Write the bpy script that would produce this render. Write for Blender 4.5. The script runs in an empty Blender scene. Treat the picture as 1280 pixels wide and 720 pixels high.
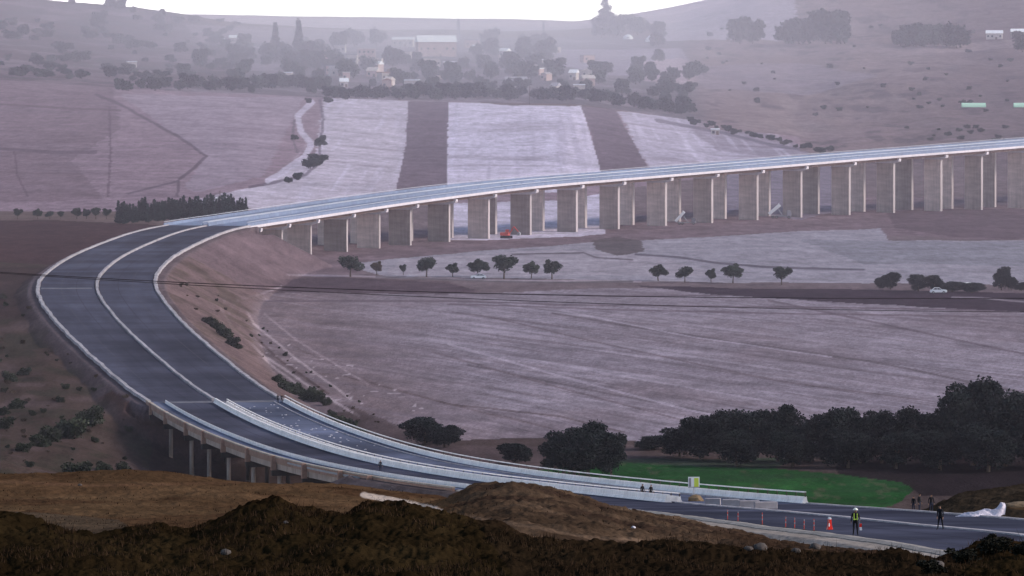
import bpy, bmesh, math, random
import numpy as np
from mathutils import Vector, Matrix
R = math.radians
random.seed(7); rng = np.random.default_rng(7)
F = 7000.0; H0 = 10.0; CZ = 78.0
sc = bpy.context.scene
C = sc.collection

def P(u, v, Y): return Vector(((u-640)/F*Y, Y, CZ-(v-H0)*Y/F))

# ------------------------------------------------------------------ materials
def mat(name, col=(.5,.5,.5), rough=.8, noise=None, bump=None, metal=0.0, attr=False, emis=None, spec=.25, rnd=0.0):
    m = bpy.data.materials.new(name); m.use_nodes = True
    nt = m.node_tree; b = nt.nodes['Principled BSDF']
    b.inputs['Roughness'].default_value = rough; b.inputs['Metallic'].default_value = metal
    b.inputs['Specular IOR Level'].default_value = spec
    b.inputs['Base Color'].default_value = (*col, 1)
    src = None
    tc = nt.nodes.new('ShaderNodeTexCoord')
    if attr:
        a = nt.nodes.new('ShaderNodeVertexColor'); a.layer_name = 'Col'; src = a.outputs['Color']
    if noise:
        for (scale, amt, aniso) in noise:
            n = nt.nodes.new('ShaderNodeTexNoise'); n.inputs['Scale'].default_value = scale; n.inputs['Detail'].default_value = 6
            n.inputs['Roughness'].default_value = .65
            mp = nt.nodes.new('ShaderNodeMapping'); mp.inputs['Scale'].default_value = aniso
            nt.links.new(tc.outputs['Object'], mp.inputs['Vector']); nt.links.new(mp.outputs[0], n.inputs['Vector'])
            mr = nt.nodes.new('ShaderNodeMapRange'); mr.inputs['From Min'].default_value = .3; mr.inputs['From Max'].default_value = .7
            mr.inputs['To Min'].default_value = 1-amt; mr.inputs['To Max'].default_value = 1+amt
            nt.links.new(n.outputs['Fac'], mr.inputs['Value'])
            mx = nt.nodes.new('ShaderNodeVectorMath'); mx.operation = 'SCALE'
            if src is None: mx.inputs[0].default_value = col
            else: nt.links.new(src, mx.inputs[0])
            nt.links.new(mr.outputs[0], mx.inputs['Scale']); src = mx.outputs[0]
    if rnd:
        oi = nt.nodes.new('ShaderNodeObjectInfo')
        mr = nt.nodes.new('ShaderNodeMapRange'); mr.inputs['To Min'].default_value = 1-rnd; mr.inputs['To Max'].default_value = 1+rnd
        nt.links.new(oi.outputs['Random'], mr.inputs['Value'])
        mx = nt.nodes.new('ShaderNodeVectorMath'); mx.operation = 'SCALE'
        if src is None: mx.inputs[0].default_value = col
        else: nt.links.new(src, mx.inputs[0])
        nt.links.new(mr.outputs[0], mx.inputs['Scale']); src = mx.outputs[0]
    if src is not None: nt.links.new(src, b.inputs['Base Color'])
    if bump:
        n = nt.nodes.new('ShaderNodeTexNoise'); n.inputs['Scale'].default_value = bump[0]; n.inputs['Detail'].default_value = 8
        nt.links.new(tc.outputs['Object'], n.inputs['Vector'])
        bp = nt.nodes.new('ShaderNodeBump'); bp.inputs['Strength'].default_value = bump[1]; bp.inputs['Distance'].default_value = bump[2]
        nt.links.new(n.outputs['Fac'], bp.inputs['Height']); nt.links.new(bp.outputs[0], b.inputs['Normal'])
    return m
ONE = (1,1,1)
M = {}
M['ground'] = mat('ground', attr=True, rough=.95, noise=[(.02,.14,ONE),(.08,.22,(1,.5,1)),(.35,.20,(1,.16,1)),(1.6,.20,(1,.25,1)),(6,.22,ONE)], bump=(1.5,.55,.5), spec=0)
M['asphalt'] = mat('asphalt', (.048,.050,.088), 1.0, noise=[(.03,.16,(1,.25,1)),(.25,.10,(1,.3,1)),(3,.08,ONE)], spec=0)
M['membrane'] = mat('membrane', (.095,.115,.21), .7, noise=[(.05,.20,(1,.3,1)),(.6,.22,ONE),(3,.2,ONE)], spec=.0)
M['deckblue'] = mat('deck_blue', (.20,.25,.36), .7, noise=[(.03,.2,(1,.3,1)),(.5,.2,ONE)], spec=.05)
def roadmat(name, col, k=1):
    m = mat(name, col, 1.0, noise=[(.25,.12,ONE),(4,.10,ONE)], spec=0); nt = m.node_tree; b = nt.nodes['Principled BSDF']; src = b.inputs['Base Color'].links[0].from_socket
    uv = nt.nodes.new('ShaderNodeUVMap')
    for sc_, amt, lo, hi in (((.9,.006,1),.20*k,.35,.65), ((.28,.02,1),.22*k,.35,.65), ((2.6,.05,1),.12*k,.3,.7), ((.05,.05,1),.16*k,.4,.6)):
        mp_ = nt.nodes.new('ShaderNodeMapping'); mp_.inputs['Scale'].default_value = sc_; n = nt.nodes.new('ShaderNodeTexNoise'); n.inputs['Scale'].default_value = 1; n.inputs['Detail'].default_value = 3
        nt.links.new(uv.outputs[0], mp_.inputs[0]); nt.links.new(mp_.outputs[0], n.inputs['Vector'])
        mr = nt.nodes.new('ShaderNodeMapRange'); mr.inputs['From Min'].default_value = lo; mr.inputs['From Max'].default_value = hi; mr.inputs['To Min'].default_value = 1-amt; mr.inputs['To Max'].default_value = 1+amt
        nt.links.new(n.outputs['Fac'], mr.inputs['Value']); mx = nt.nodes.new('ShaderNodeVectorMath'); mx.operation = 'SCALE'; nt.links.new(src, mx.inputs[0]); nt.links.new(mr.outputs[0], mx.inputs['Scale']); src = mx.outputs[0]
    nt.links.new(src, b.inputs['Base Color']); return m
M['asphalt'] = roadmat('asphalt', (.060,.063,.090)); M['membrane'] = roadmat('membrane', (.105,.12,.175), 1.2)
M['seam'] = mat('road_seam', (.085,.083,.10), 1, spec=0, noise=[(.5,.4,ONE)]); M['seamdark'] = mat('tar_seam', (.035,.035,.05), 1, spec=0)
M['kerb'] = mat('pale_concrete', (.37,.34,.36), .9, noise=[(.08,.2,ONE),(.5,.35,ONE)])
M['white'] = mat('white_concrete', (.85,.82,.80), .8, noise=[(.12,.12,ONE),(1.2,.16,ONE)])
M['verge'] = mat('gravel_verge', (.30,.265,.235), .95, noise=[(.4,.3,ONE),(3,.3,ONE)])
M['joint'] = mat('joint_strip', (.17,.17,.19), 1, noise=[(.3,.4,ONE)], spec=0)
M['rail'] = mat('galvanised_steel', (.62,.64,.70), .5, noise=[(1,.1,ONE)], metal=.2)
M['fascia'] = mat('warm_concrete', (.40,.31,.26), .9, noise=[(.15,.25,ONE),(1.5,.25,(1,1,.3))])
M['fascia2'] = mat('shade_brown_concrete', (.19,.125,.105), .9, noise=[(.3,.3,ONE),(1.5,.25,ONE)])  # dark tone paints underdeck shade into the far bridge girders; doors reuse it
M['panel'] = mat('brown_panel', (.33,.20,.15), .9, noise=[(.12,.3,ONE),(1.5,.25,ONE)])
M['coping'] = mat('weathered_coping', (.42,.36,.30), .9, noise=[(.12,.4,ONE),(1,.3,ONE)])
M['dim'] = mat('shade_tone_concrete', (.06,.05,.045), .95, noise=[(.5,.3,ONE)])  # near-black tone paints the shade under the viaduct deck; rail posts share it
M['conc'] = mat('grey_concrete', (.36,.35,.36), .9, noise=[(.05,.2,(1,1,.4)),(.6,.15,(1,1,.25))])
M['pier'] = mat('pier_concrete', (.47,.385,.36), .9, noise=[(.06,.3,(1,1,1)),(.9,.22,(1,1,.06)),(.35,.2,(.3,.3,1.6))], rnd=.42)
M['pierlight'] = mat('pier_edge_concrete', (.44,.39,.40), .9, noise=[(.3,.2,(1,1,.2))], rnd=.15)
M['girder'] = mat('girder_concrete', (.62,.58,.62), .85, noise=[(.06,.1,ONE),(.8,.12,ONE)])
M['bark'] = mat('bark', (.09,.065,.05), .95, noise=[(3,.3,ONE)])
def leafm(name, col, rnd=.25): return mat(name, col, .75, noise=[(.25,.35,ONE),(1.3,.3,ONE)], rnd=rnd, spec=.1)
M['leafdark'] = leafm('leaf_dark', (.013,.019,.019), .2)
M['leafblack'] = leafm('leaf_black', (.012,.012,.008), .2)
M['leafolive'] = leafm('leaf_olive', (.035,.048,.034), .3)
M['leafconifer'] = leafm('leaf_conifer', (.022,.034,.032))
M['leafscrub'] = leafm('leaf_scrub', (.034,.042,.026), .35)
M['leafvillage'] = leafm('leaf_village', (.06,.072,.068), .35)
M['leafdry'] = leafm('leaf_dry', (.085,.062,.045), .35)
M['black'] = mat('dark_cloth', (.012,.012,.016), .9, noise=[(8,.2,ONE)])
M['navy'] = mat('navy_cloth', (.02,.024,.045), .9, noise=[(8,.2,ONE)])
M['skin'] = mat('skin', (.30,.17,.11), .6)
M['vest'] = mat('hi_vis', (.55,.75,.12), .7)
M['helmet'] = mat('white_helmet', (.85,.88,.8), .4)
M['red'] = mat('red_plastic', (.75,.03,.02), .4, noise=[(2,.12,ONE)])
M['whitep'] = mat('white_plastic', (.85,.85,.86), .5, noise=[(2,.06,ONE)])
M['paintwhite'] = mat('white_paint', (.80,.82,.86), .3, spec=.5, noise=[(1.5,.05,ONE)])
M['glass'] = mat('dark_glass', (.03,.035,.05), .1, spec=.6)
M['tyre'] = mat('tyre', (.02,.02,.02), .9)
M['metal'] = mat('grey_metal', (.35,.35,.37), .5, metal=.5)
M['lamp'] = mat('lamp_glass', (.7,.7,.65), .2, spec=.6)
M['redpaint'] = mat('red_paint', (.55,.07,.05), .5, noise=[(2,.2,ONE)])
M['plaster'] = mat('plaster', (.52,.46,.44), .9, noise=[(.3,.15,ONE)], rnd=.25)
M['plasterpink'] = mat('pink_plaster', (.50,.36,.34), .9, noise=[(.3,.15,ONE)], rnd=.2)
M['roofwhite'] = mat('white_sheet_roof', (.85,.86,.9), .6, noise=[(.3,.08,ONE)])
M['roofred'] = mat('red_tile_roof', (.25,.12,.09), .9, noise=[(.8,.25,ONE)], rnd=.25)
M['roofgrey'] = mat('grey_roof', (.28,.27,.30), .9, noise=[(.8,.2,ONE)], rnd=.3)
M['tarp'] = mat('tarpaulin', (.62,.58,.66), .5, noise=[(.8,.22,ONE)], bump=(1.2,.8,.3))
M['yellow'] = mat('sign_yellow', (.62,.72,.10), .6)
M['greentent'] = mat('green_sheet', (.45,.72,.55), .6)
M['rock'] = mat('rock', (.085,.072,.066), .9, noise=[(1.5,.3,ONE)], bump=(4,.6,.1))
M['rockpale'] = mat('pale_rubble', (.62,.6,.66), .9, noise=[(2,.2,ONE)])
M['soil'] = mat('tan_soil', (.20,.14,.085), .95, noise=[(1,.3,ONE)], bump=(3,.6,.2))
M['grass'] = mat('dry_grass', (.036,.021,.012), .95, noise=[(.4,.45,ONE)], spec=.05)
M['wire'] = mat('cable_black', (.03,.025,.03), .9)

# ------------------------------------------------------------------ object helpers
def tag(o, label=None, cat=None, group=None, kind=None):
    if label: o['label'] = label
    if cat: o['category'] = cat
    if group: o['group'] = group
    if kind: o['kind'] = kind
    return o
def empty(name, loc=(0,0,0), rz=0, scale=1):
    o = bpy.data.objects.new(name, None); C.objects.link(o); o.location = loc; o.rotation_euler = (0,0,rz); o.scale = (scale,)*3
    o.empty_display_size = .5
    return o
def link(name, me, parent=None, loc=None):
    o = bpy.data.objects.new(name, me); C.objects.link(o)
    if parent: o.parent = parent
    if loc is not None: o.location = loc
    return o
def mesh_np(name, V, Fc, m, smooth=False):
    me = bpy.data.meshes.new(name); V = np.asarray(V, np.float32); Fc = np.asarray(Fc, np.int32)
    n = Fc.shape[1]
    me.vertices.add(len(V)); me.vertices.foreach_set('co', V.ravel())
    me.loops.add(Fc.size); me.loops.foreach_set('vertex_index', Fc.ravel())
    me.polygons.add(len(Fc)); me.polygons.foreach_set('loop_start', np.arange(0, Fc.size, n, dtype=np.int32))
    me.update(calc_edges=True)
    if smooth: me.polygons.foreach_set('use_smooth', np.ones(len(Fc), bool))
    if m: me.materials.append(m)
    return me
class MB:
    def __init__(s): s.b = bmesh.new()
    def box(s, c, d, rz=0, rx=0, ry=0, taper=1.0):
        x, y, z = d[0]/2, d[1]/2, d[2]/2
        mt = Matrix.Translation(c) @ Matrix.Rotation(rz,4,'Z') @ Matrix.Rotation(ry,4,'Y') @ Matrix.Rotation(rx,4,'X')
        vs = [s.b.verts.new(mt @ Vector((sx*x*(taper if sz>0 else 1), sy*y*(taper if sz>0 else 1), sz*z))) for sz in (-1,1) for sy in (-1,1) for sx in (-1,1)]
        for f in ((0,2,3,1),(4,5,7,6),(0,1,5,4),(2,6,7,3),(0,4,6,2),(1,3,7,5)): s.b.faces.new([vs[i] for i in f])
        return s
    def tube(s, a, b, r0, r1=None, n=8):
        a = Vector(a); b = Vector(b); r1 = r0 if r1 is None else r1
        d = (b-a).normalized(); q = d.to_track_quat('Z','Y')
        A = [s.b.verts.new(a + q @ Vector((r0*math.cos(t), r0*math.sin(t), 0))) for t in [2*math.pi*i/n for i in range(n)]]
        B = [s.b.verts.new(b + q @ Vector((r1*math.cos(t), r1*math.sin(t), 0))) for t in [2*math.pi*i/n for i in range(n)]]
        for i in range(n): s.b.faces.new((A[i], A[(i+1)%n], B[(i+1)%n], B[i]))
        s.b.faces.new(A[::-1]); s.b.faces.new(B); return s
    def ball(s, c, r, sc=(1,1,1), sub=2, jit=0):
        g = bmesh.ops.create_icosphere(s.b, subdivisions=sub, radius=r)
        for v in g['verts']:
            k = 1 + random.uniform(-jit, jit)
            v.co = Vector((v.co.x*sc[0]*k, v.co.y*sc[1]*k, v.co.z*sc[2]*k)) + Vector(c)
        return s
    def prism(s, pts, y0, y1):      # profile in xz extruded along y
        A = [s.b.verts.new((x, y0, z)) for x, z in pts]; B = [s.b.verts.new((x, y1, z)) for x, z in pts]
        n = len(pts)
        for i in range(n): s.b.faces.new((A[i], A[(i+1)%n], B[(i+1)%n], B[i]))
        s.b.faces.new(A[::-1]); s.b.faces.new(B); return s
    def build(s, name, m, parent=None, smooth=False, bevel=0, loc=None):
        if bevel: bmesh.ops.bevel(s.b, geom=s.b.edges[:], offset=bevel, segments=1, affect='EDGES')
        bmesh.ops.recalc_face_normals(s.b, faces=s.b.faces[:])
        me = bpy.data.meshes.new(name); s.b.to_mesh(me); s.b.free(); me.materials.append(m)
        if smooth:
            for p in me.polygons: p.use_smooth = True
        return link(name, me, parent, loc)
def copy_tree(o, parent=None):
    c = o.copy(); C.objects.link(c); c.parent = parent
    for ch in KIDS.get(o.name, []): KIDS.setdefault(c.name, []).append(copy_tree(ch, c))
    return c
KIDS = {}
def reg(o):                      # remember children for copying
    for ch in C.objects:
        if ch.parent == o: KIDS.setdefault(o.name, []).append(ch)
    for ch in KIDS.get(o.name, []): reg(ch)

# ------------------------------------------------------------------ numpy value noise
def vnoise(x, y, seed=0):
    xi = np.floor(x).astype(np.int64); yi = np.floor(y).astype(np.int64); fx = x-xi; fy = y-yi
    fx = fx*fx*(3-2*fx); fy = fy*fy*(3-2*fy)
    def h(a, b):
        n = (a*374761393 + b*668265263 + seed*974634777) & 0xffffffff
        n = ((n ^ (n >> 13))*1274126177) & 0xffffffff
        return ((n ^ (n >> 16)) & 0xffff)/65535.0
    return (h(xi,yi)*(1-fx)+h(xi+1,yi)*fx)*(1-fy)+(h(xi,yi+1)*(1-fx)+h(xi+1,yi+1)*fx)*fy
def fbm(x, y, oct=4, seed=0, gain=.5):
    s = 0; a = 1; t = 0
    for i in range(oct):
        s = s + a*vnoise(x*2**i, y*2**i, seed+i*17); t += a; a *= gain
    return s/t-.5

# ------------------------------------------------------------------ highway centre line (median)
MED = [(2300,850,34),(1850,760,27),(1500,700,22),(1280,669,18.6),(1150,656,17),(1068,648,15.6),(950,637,13.4),(828,627,11.3),(700,613,9.8),(594,600,8.9),
       (475,580,8.05),(400,560,7.55),(340,537,7.15),(300,519,6.85),(268,502,6.6),(237,481,6.38),(206,455,6.15),(175,428,5.93),(148,401,5.72),(128,376,5.5),(121,358,5.35),
       (126,343,5.1),(148,324,4.78),(181,307,4.52),(225,290,4.27),(265,281.5,4.15),(311,274.5,4.07),(437,256,3.86),(540,242,3.73),(634,231,3.63),(780,219,3.51),(919,207.5,3.40),(1060,196,3.29),
       (1200,185,3.2),(1400,169,3.06),(1700,146,2.86),(2100,118,2.62)]
mp = [np.array(P(u, v, F/s)) for u, v, s in MED]
mp = np.array(mp)
dens = []
for i in range(len(mp)-1):          # catmull-rom
    p0 = mp[max(i-1,0)]; p1 = mp[i]; p2 = mp[i+1]; p3 = mp[min(i+2,len(mp)-1)]
    for t in np.linspace(0,1,12,endpoint=False):
        dens.append(.5*((2*p1)+(-p0+p2)*t+(2*p0-5*p1+4*p2-p3)*t*t+(-p0+3*p1-3*p2+p3)*t**3))
dens.append(mp[-1]); dens = np.array(dens)
cum = np.r_[0, np.cumsum(np.linalg.norm(np.diff(dens[:,:2],axis=0),axis=1))]
DS = 4.0
ss = np.arange(0, cum[-1], DS)
ST = np.stack([np.interp(ss, cum, dens[:,k]) for k in range(3)],1)
def gsm(a, sig):
    n = int(sig*3); k = np.exp(-.5*(np.arange(-n,n+1)/sig)**2); k /= k.sum()
    return np.stack([np.convolve(np.pad(a[:,j],n,mode='reflect',reflect_type='odd'),k,'valid') for j in range(a.shape[1])],1)
ST = gsm(ST, 3.0)
ST[:,2] = gsm(ST[:,2:3], 7.0)[:,0]
TG = np.gradient(ST[:,:2],axis=0); TG /= np.linalg.norm(TG,axis=1)[:,None]
# travelling away from the camera; +offset = inner side (right hand in the near part)
NM = np.stack([TG[:,1], -TG[:,0]],1)
def proj(p): return 640+F*p[...,0]/p[...,1], H0+F*(CZ-p[...,2])/p[...,1]
def st_index(u, v, off=0):
    q = ST.copy(); q[:,:2] += NM*off
    a, b = proj(q); return int(np.argmin((a-u)**2+(b-v)**2))
def st_u(u, off, lo, hi):
    q = ST.copy(); q[:,:2] += NM*off
    a, b = proj(q); return lo+int(np.argmin(abs(a[lo:hi]-u)))
I_VS = st_index(268,502)            # near viaduct far end
I_VE = st_index(560,596)            # near viaduct near end (hidden behind the mound)
I_BS = st_index(262,282)            # far bridge start
W = 13.0
print('stations', len(ST), I_VS, I_VE, I_BS)
NST = len(ST)
# width of half carriageway per station (wider on the embanked bend)
idx = np.arange(NST)
Wst = np.interp(idx, [0, I_VE, I_VS, I_VS+10, st_index(128,376), I_BS-15, I_BS, NST], [12,12.4,13,13.2,14.2,13.6,13,13])

# ------------------------------------------------------------------ terrain
def ring_v(Y, pts): return Y, [(u, CZ*0-(v-H0)*Y/F) for u, v in pts]
def ring_z(Y, pts): return Y, pts
RINGS = [
 ring_z(8, [(0,-2.0)]), ring_z(20,[(0,-2.9)]), ring_z(60,[(0,-7.2)]), ring_z(100,[(0,-11.3)]),
 ring_v(132,[(0,742)]),
 ring_v(152,[(-600,660),(0,690),(187,690),(311,684),(500,680),(640,690),(760,705),(1010,706),(1180,712),(1280,704),(1900,700)]),
 ring_v(165,[(-600,640),(0,648),(40,652),(78,663),(128,671),(187,661),(233,668),(272,656),(305,639),(350,632),(373,641),(428,650),(455,637),(505,635),(555,644),(618,655),(653,669),(691,677),(757,683),(830,678),(900,684),(960,687),(1010,694),(1080,697),(1130,694),(1170,702),(1205,688),(1240,675),(1280,681),(1900,660)]),
 ring_v(190,[(0,700),(560,700),(700,706),(1280,722),(1900,722)]),
 ring_v(260,[(-600,680),(0,668),(400,660),(560,650),(640,640),(700,647),(830,672),(1000,690),(1280,718),(1900,720)]),
 ring_v(335,[(-600,640),(0,641),(400,641),(520,634),(560,624),(595,606),(645,606),(690,614),(720,622),(760,633),(830,647),(900,662),(1000,684),(1280,716),(1900,720)]),
 ring_v(400,[(-600,612),(0,619),(300,622),(450,634),(560,640),(600,648),(700,660),(1000,700),(1280,690),(1900,690)]),
 ring_v(480,[(-600,580),(0,593),(100,590),(150,587),(200,591),(250,599),(330,604),(430,607),(500,615),(560,624),(600,640),(830,700),(1000,715),(1150,672),(1280,650),(1900,640)]),
 ring_v(560,[(-600,620),(0,640),(500,680),(700,740),(1000,735),(1080,700),(1140,645),(1200,616),(1280,606),(1900,590)]),
 ring_z(640,[(0,-62),(600,-66),(1000,-66),(1280,-64)]),
 ring_z(800,[(-600,-68),(0,-72),(100,-74),(300,-78),(500,-78),(1280,-77)]),
 ring_z(870,[(-600,-70),(0,-76),(180,-82),(250,-84),(430,-84),(540,-80),(620,-78),(1280,-78)]),
 ring_z(1000,[(-600,-68),(0,-76),(100,-77.5),(170,-80),(235,-84),(400,-84),(480,-80.5),(560,-78.5),(1280,-78)]),
 ring_z(1150,[(-600,-64),(0,-73),(60,-73),(150,-75),(250,-78),(330,-78.5),(1280,-78)]),
 ring_z(1350,[(-600,-60),(0,-67.5),(50,-67.5),(200,-72),(300,-77.5),(400,-78),(1280,-78)]),
 ring_z(1500,[(-600,-60),(0,-67.5),(100,-68),(200,-73),(300,-77.5),(400,-78),(1280,-78)]),
 ring_z(1900,[(-600,-66),(0,-71),(200,-71),(300,-73),(450,-77.5),(600,-78),(1280,-78)]),
 ring_z(2200,[(-600,-62),(0,-66),(300,-68),(500,-72),(700,-75),(1000,-77.5),(1280,-79),(1900,-79)]),
 ring_v(2600,[(0,165),(300,172),(500,190),(700,187),(900,205),(1100,208),(1280,198),(1900,190)]),
 ring_v(3100,[(0,100),(200,113),(400,122),(530,127),(720,130),(860,150),(1000,162),(1280,150),(1900,130)]),
 ring_v(3500,[(0,80),(200,95),(400,104),(720,110),(860,118),(1000,120),(1280,105),(1900,70)]),
 ring_v(4200,[(0,45),(150,62),(300,70),(500,72),(720,74),(850,76),(1000,78),(1280,62),(1900,20)]),
 ring_v(5000,[(0,8),(100,22),(200,35),(300,45),(500,49),(720,52),(850,50),(1000,36),(1280,5),(1900,-40)]),
 ring_v(5400,[(-600,-12),(0,-5),(60,0),(130,7),(165,11),(215,17),(300,32),(500,42),(760,43),(850,38),(950,12),(1280,-30),(1900,-80)]),
 ring_v(5900,[(-600,0),(0,5),(150,18),(250,29),(500,37),(700,38),(850,26),(950,-4),(1280,-45),(1900,-100)]),
 ring_v(7000,[(-600,18),(0,18),(200,17),(350,20),(500,22),(640,24),(720,27),(780,19),(840,8),(880,0),(950,-12),(1280,-60),(1900,-110)]),
 ring_v(7600,[(-600,26),(0,26),(720,34),(880,12),(1280,-50),(1900,-100)]),
 ring_z(9500,[(0,-30),(880,-20),(1280,20)]),
]
UG = np.concatenate([np.arange(-640,-16,16), np.arange(-16,1297,1.75), np.arange(1300,1930,16)])
YG = [8.0]
while YG[-1] < 9400:
    y = YG[-1]
    st = .25 if 128 < y < 180 else (1.2 if y < 128 else min(y*.0024, 9.0 if y < 4500 else 14))
    if 900 < y < 2300: st = min(st, 2.6 + (y-900)*.0015)
    YG.append(y+st)
YG = np.array(YG)
RY = np.array([r[0] for r in RINGS], float)
RZ = np.array([np.interp(UG, [p[0] for p in r[1]], [p[1] for p in r[1]]) for r in RINGS])
# smooth across u a little
k = np.exp(-.5*(np.arange(-9,10)/4.)**2); k /= k.sum()
RZ = np.array([np.convolve(np.pad(r, 9, mode='edge'), k, 'valid') for r in RZ])
# pchip along Y
hh = np.diff(RY)[:,None]; dl = np.diff(RZ,axis=0)/hh
mm = np.zeros_like(RZ)
w1 = 2*hh[1:]+hh[:-1]; w2 = hh[1:]+2*hh[:-1]
with np.errstate(divide='ignore', invalid='ignore'):
    hm = (w1+w2)/(w1/dl[:-1]+w2/dl[1:])
hm[(dl[:-1]*dl[1:] <= 0)] = 0; mm[1:-1] = hm; mm[0] = dl[0]; mm[-1] = dl[-1]
ii = np.clip(np.searchsorted(RY, YG)-1, 0, len(RY)-2)
tt = ((YG-RY[ii])/(RY[ii+1]-RY[ii]))[:,None]; hq = (RY[ii+1]-RY[ii])[:,None]
Zg = (2*tt**3-3*tt**2+1)*RZ[ii]+(tt**3-2*tt**2+tt)*hq*mm[ii]+(-2*tt**3+3*tt**2)*RZ[ii+1]+(tt**3-tt**2)*hq*mm[ii+1]
Zg = Zg + CZ
Xg = (UG[None,:]-640)/F*YG[:,None]; Yg = np.repeat(YG[:,None], len(UG), 1)
print('grid', Xg.shape)
# natural relief
def sm(x, a, b): t = np.clip((x-a)/(b-a),0,1); return t*t*(3-2*t)
near = 1-sm(Yg,190,240)
Zg += near*sm(Yg,100,140)*(.13*fbm(Xg/.16,Yg/.6,3,15,.7)+.55*fbm(Xg/2.2,Yg/5,3,1)+.40*fbm(Xg/.5,Yg/1.2,4,5,.6))
midn = sm(Yg,200,260)*(1-sm(Yg,520,700))
Zg += midn*(.7*fbm(Xg/7,Yg/14,3,2)+.32*fbm(Xg/1.1,Yg/2.4,4,8,.65)*(1+1.2*(Xg/Yg*F+640>560)))
Zg += sm(Yg,700,900)*(1-sm(Yg,2300,2600))*(.35*fbm(Xg/20,Yg/25,3,3))
left = (1-sm(Xg/Yg*F+640,150,230))*sm(Yg,850,950)*(1-sm(Yg,1500,1700))
Zg += left*(2.2*fbm(Xg/14,Yg/25,4,4))
far = sm(Yg,3100,3600)
Zg += far*(7*fbm(Xg/90,Yg/200,4,6))*(1-.6*sm(Yg,5600,6800))
rh = sm(Xg/Yg*F+640,850,1050)*sm(Yg,2500,2900)
Zg += rh*(6*fbm(Xg/40,Yg/160,4,9))

# road earthworks
def road_dist(sel):                 # distance of terrain points to chosen stations
    pts = ST[sel]; wst = Wst[sel]
    m = (Yg > 230) & (Yg < pts[:,1].max()+80) & (Xg > pts[:,0].min()-70) & (Xg < pts[:,0].max()+70) & (Yg > pts[:,1].min()-80)
    X = Xg[m]; Y = Yg[m]; D = np.full(X.shape, 1e9); Zr = np.zeros(X.shape); Wr = np.zeros(X.shape); SG = np.zeros(X.shape); TI = np.zeros(X.shape)
    for j in range(len(sel)-1):
        a = pts[j]; b = pts[j+1]; d = b-a; L2 = d[0]**2+d[1]**2
        t = np.clip(((X-a[0])*d[0]+(Y-a[1])*d[1])/L2,0,1)
        px = a[0]+t*d[0]-X; py = a[1]+t*d[1]-Y
        q = np.hypot(px,py); c = q < D
        D[c] = q[c]; Zr[c] = (a[2]+t*d[2])[c]; Wr[c] = wst[j]; SG[c] = (-(px*NM[sel[j],0]+py*NM[sel[j],1]))[c]
    return m, D, Zr, Wr, SG
emb1 = np.arange(I_VS, I_BS+1)
emb0 = np.arange(0, I_VE+1)
ROADMASK = np.zeros(Xg.shape); EMB = np.zeros(Xg.shape)
for sel, fill, bank, dp in ((emb1, 1.9, 1.2, .45), (emb0, 2.6, 1.2, .14)):
    m, D, Zr, Wr, SG = road_dist(sel)
    base = Zg[m]; hw = Wr+1.8
    nz = .5*fbm(Xg[m]/5, Yg[m]/8, 3, 12)
    Zr = Zr-.32*(D < Wr-.9)
    lo = Zr-dp-np.maximum(0,D-hw)/fill + nz*sm(D,hw,hw+6)
    hi = Zr-dp+np.maximum(0,D-hw)/bank + nz*sm(D,hw,hw+6)
    z2 = np.minimum(np.maximum(base, lo), hi)
    Zg[m] = z2
    e = EMB[m]; e = np.maximum(e, np.clip((z2-base)/1.5,0,1)*(D>hw-1)); EMB[m] = e
    r = ROADMASK[m]; r = np.maximum(r, (D < hw+.5+(2.2+2.2*nz if dp<.2 else 0)).astype(float)); ROADMASK[m] = r
for sel, drop in ((np.arange(I_VE, I_VS+1), 3.4), (np.arange(I_BS, NST), 5.0)):
    m, D, Zr, Wr, SG = road_dist(sel)
    z = Zg[m]; lim = Zr-drop+np.maximum(0,D-Wr-2)*.8
    ex = ROADMASK[m] > 0
    Zg[m] = np.where(ex, np.where(D < Wr+.9, np.minimum(z, Zr-.45), z), np.minimum(z, lim))

Vp = H0+F*(CZ-Zg)/Yg              # screen row of every terrain vertex
Up = np.repeat(UG[None,:], len(YG), 0)

def ground(u, v, ymin=300, ymax=9300, fallback=None):
    """first terrain point met by the sight line through (u,v) beyond ymin"""
    i = np.interp(u, UG, np.arange(len(UG))); i0 = int(i); f = i-i0; i1 = min(i0+1,len(UG)-1)
    col = Vp[:,i0]*(1-f)+Vp[:,i1]*f
    j0 = np.searchsorted(YG, ymin)
    for j in range(j0, len(YG)-1):
        if YG[j] > ymax: break
        if col[j] > v >= col[j+1]:
            t = (col[j]-v)/(col[j]-col[j+1]); Y = YG[j]+t*(YG[j+1]-YG[j]); return P(u, v, Y)
    if fallback: Y = fallback
    else:
        jj = np.arange(j0, min(len(YG), np.searchsorted(YG, ymax))); j = jj[np.argmin(abs(col[jj]-v))]; Y = YG[j]
    p = P(u, v, Y); p.z = zat(p.x, p.y); return p
def zat(x, y):
    u = 640+F*x/y; i = np.clip(np.interp(u, UG, np.arange(len(UG))),0,len(UG)-1.001); j = np.clip(np.interp(y, YG, np.arange(len(YG))),0,len(YG)-1.001)
    i0=int(i); j0=int(j); a=i-i0; b=j-j0
    return float((Zg[j0,i0]*(1-a)+Zg[j0,i0+1]*a)*(1-b)+(Zg[j0+1,i0]*(1-a)+Zg[j0+1,i0+1]*a)*b)

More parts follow.
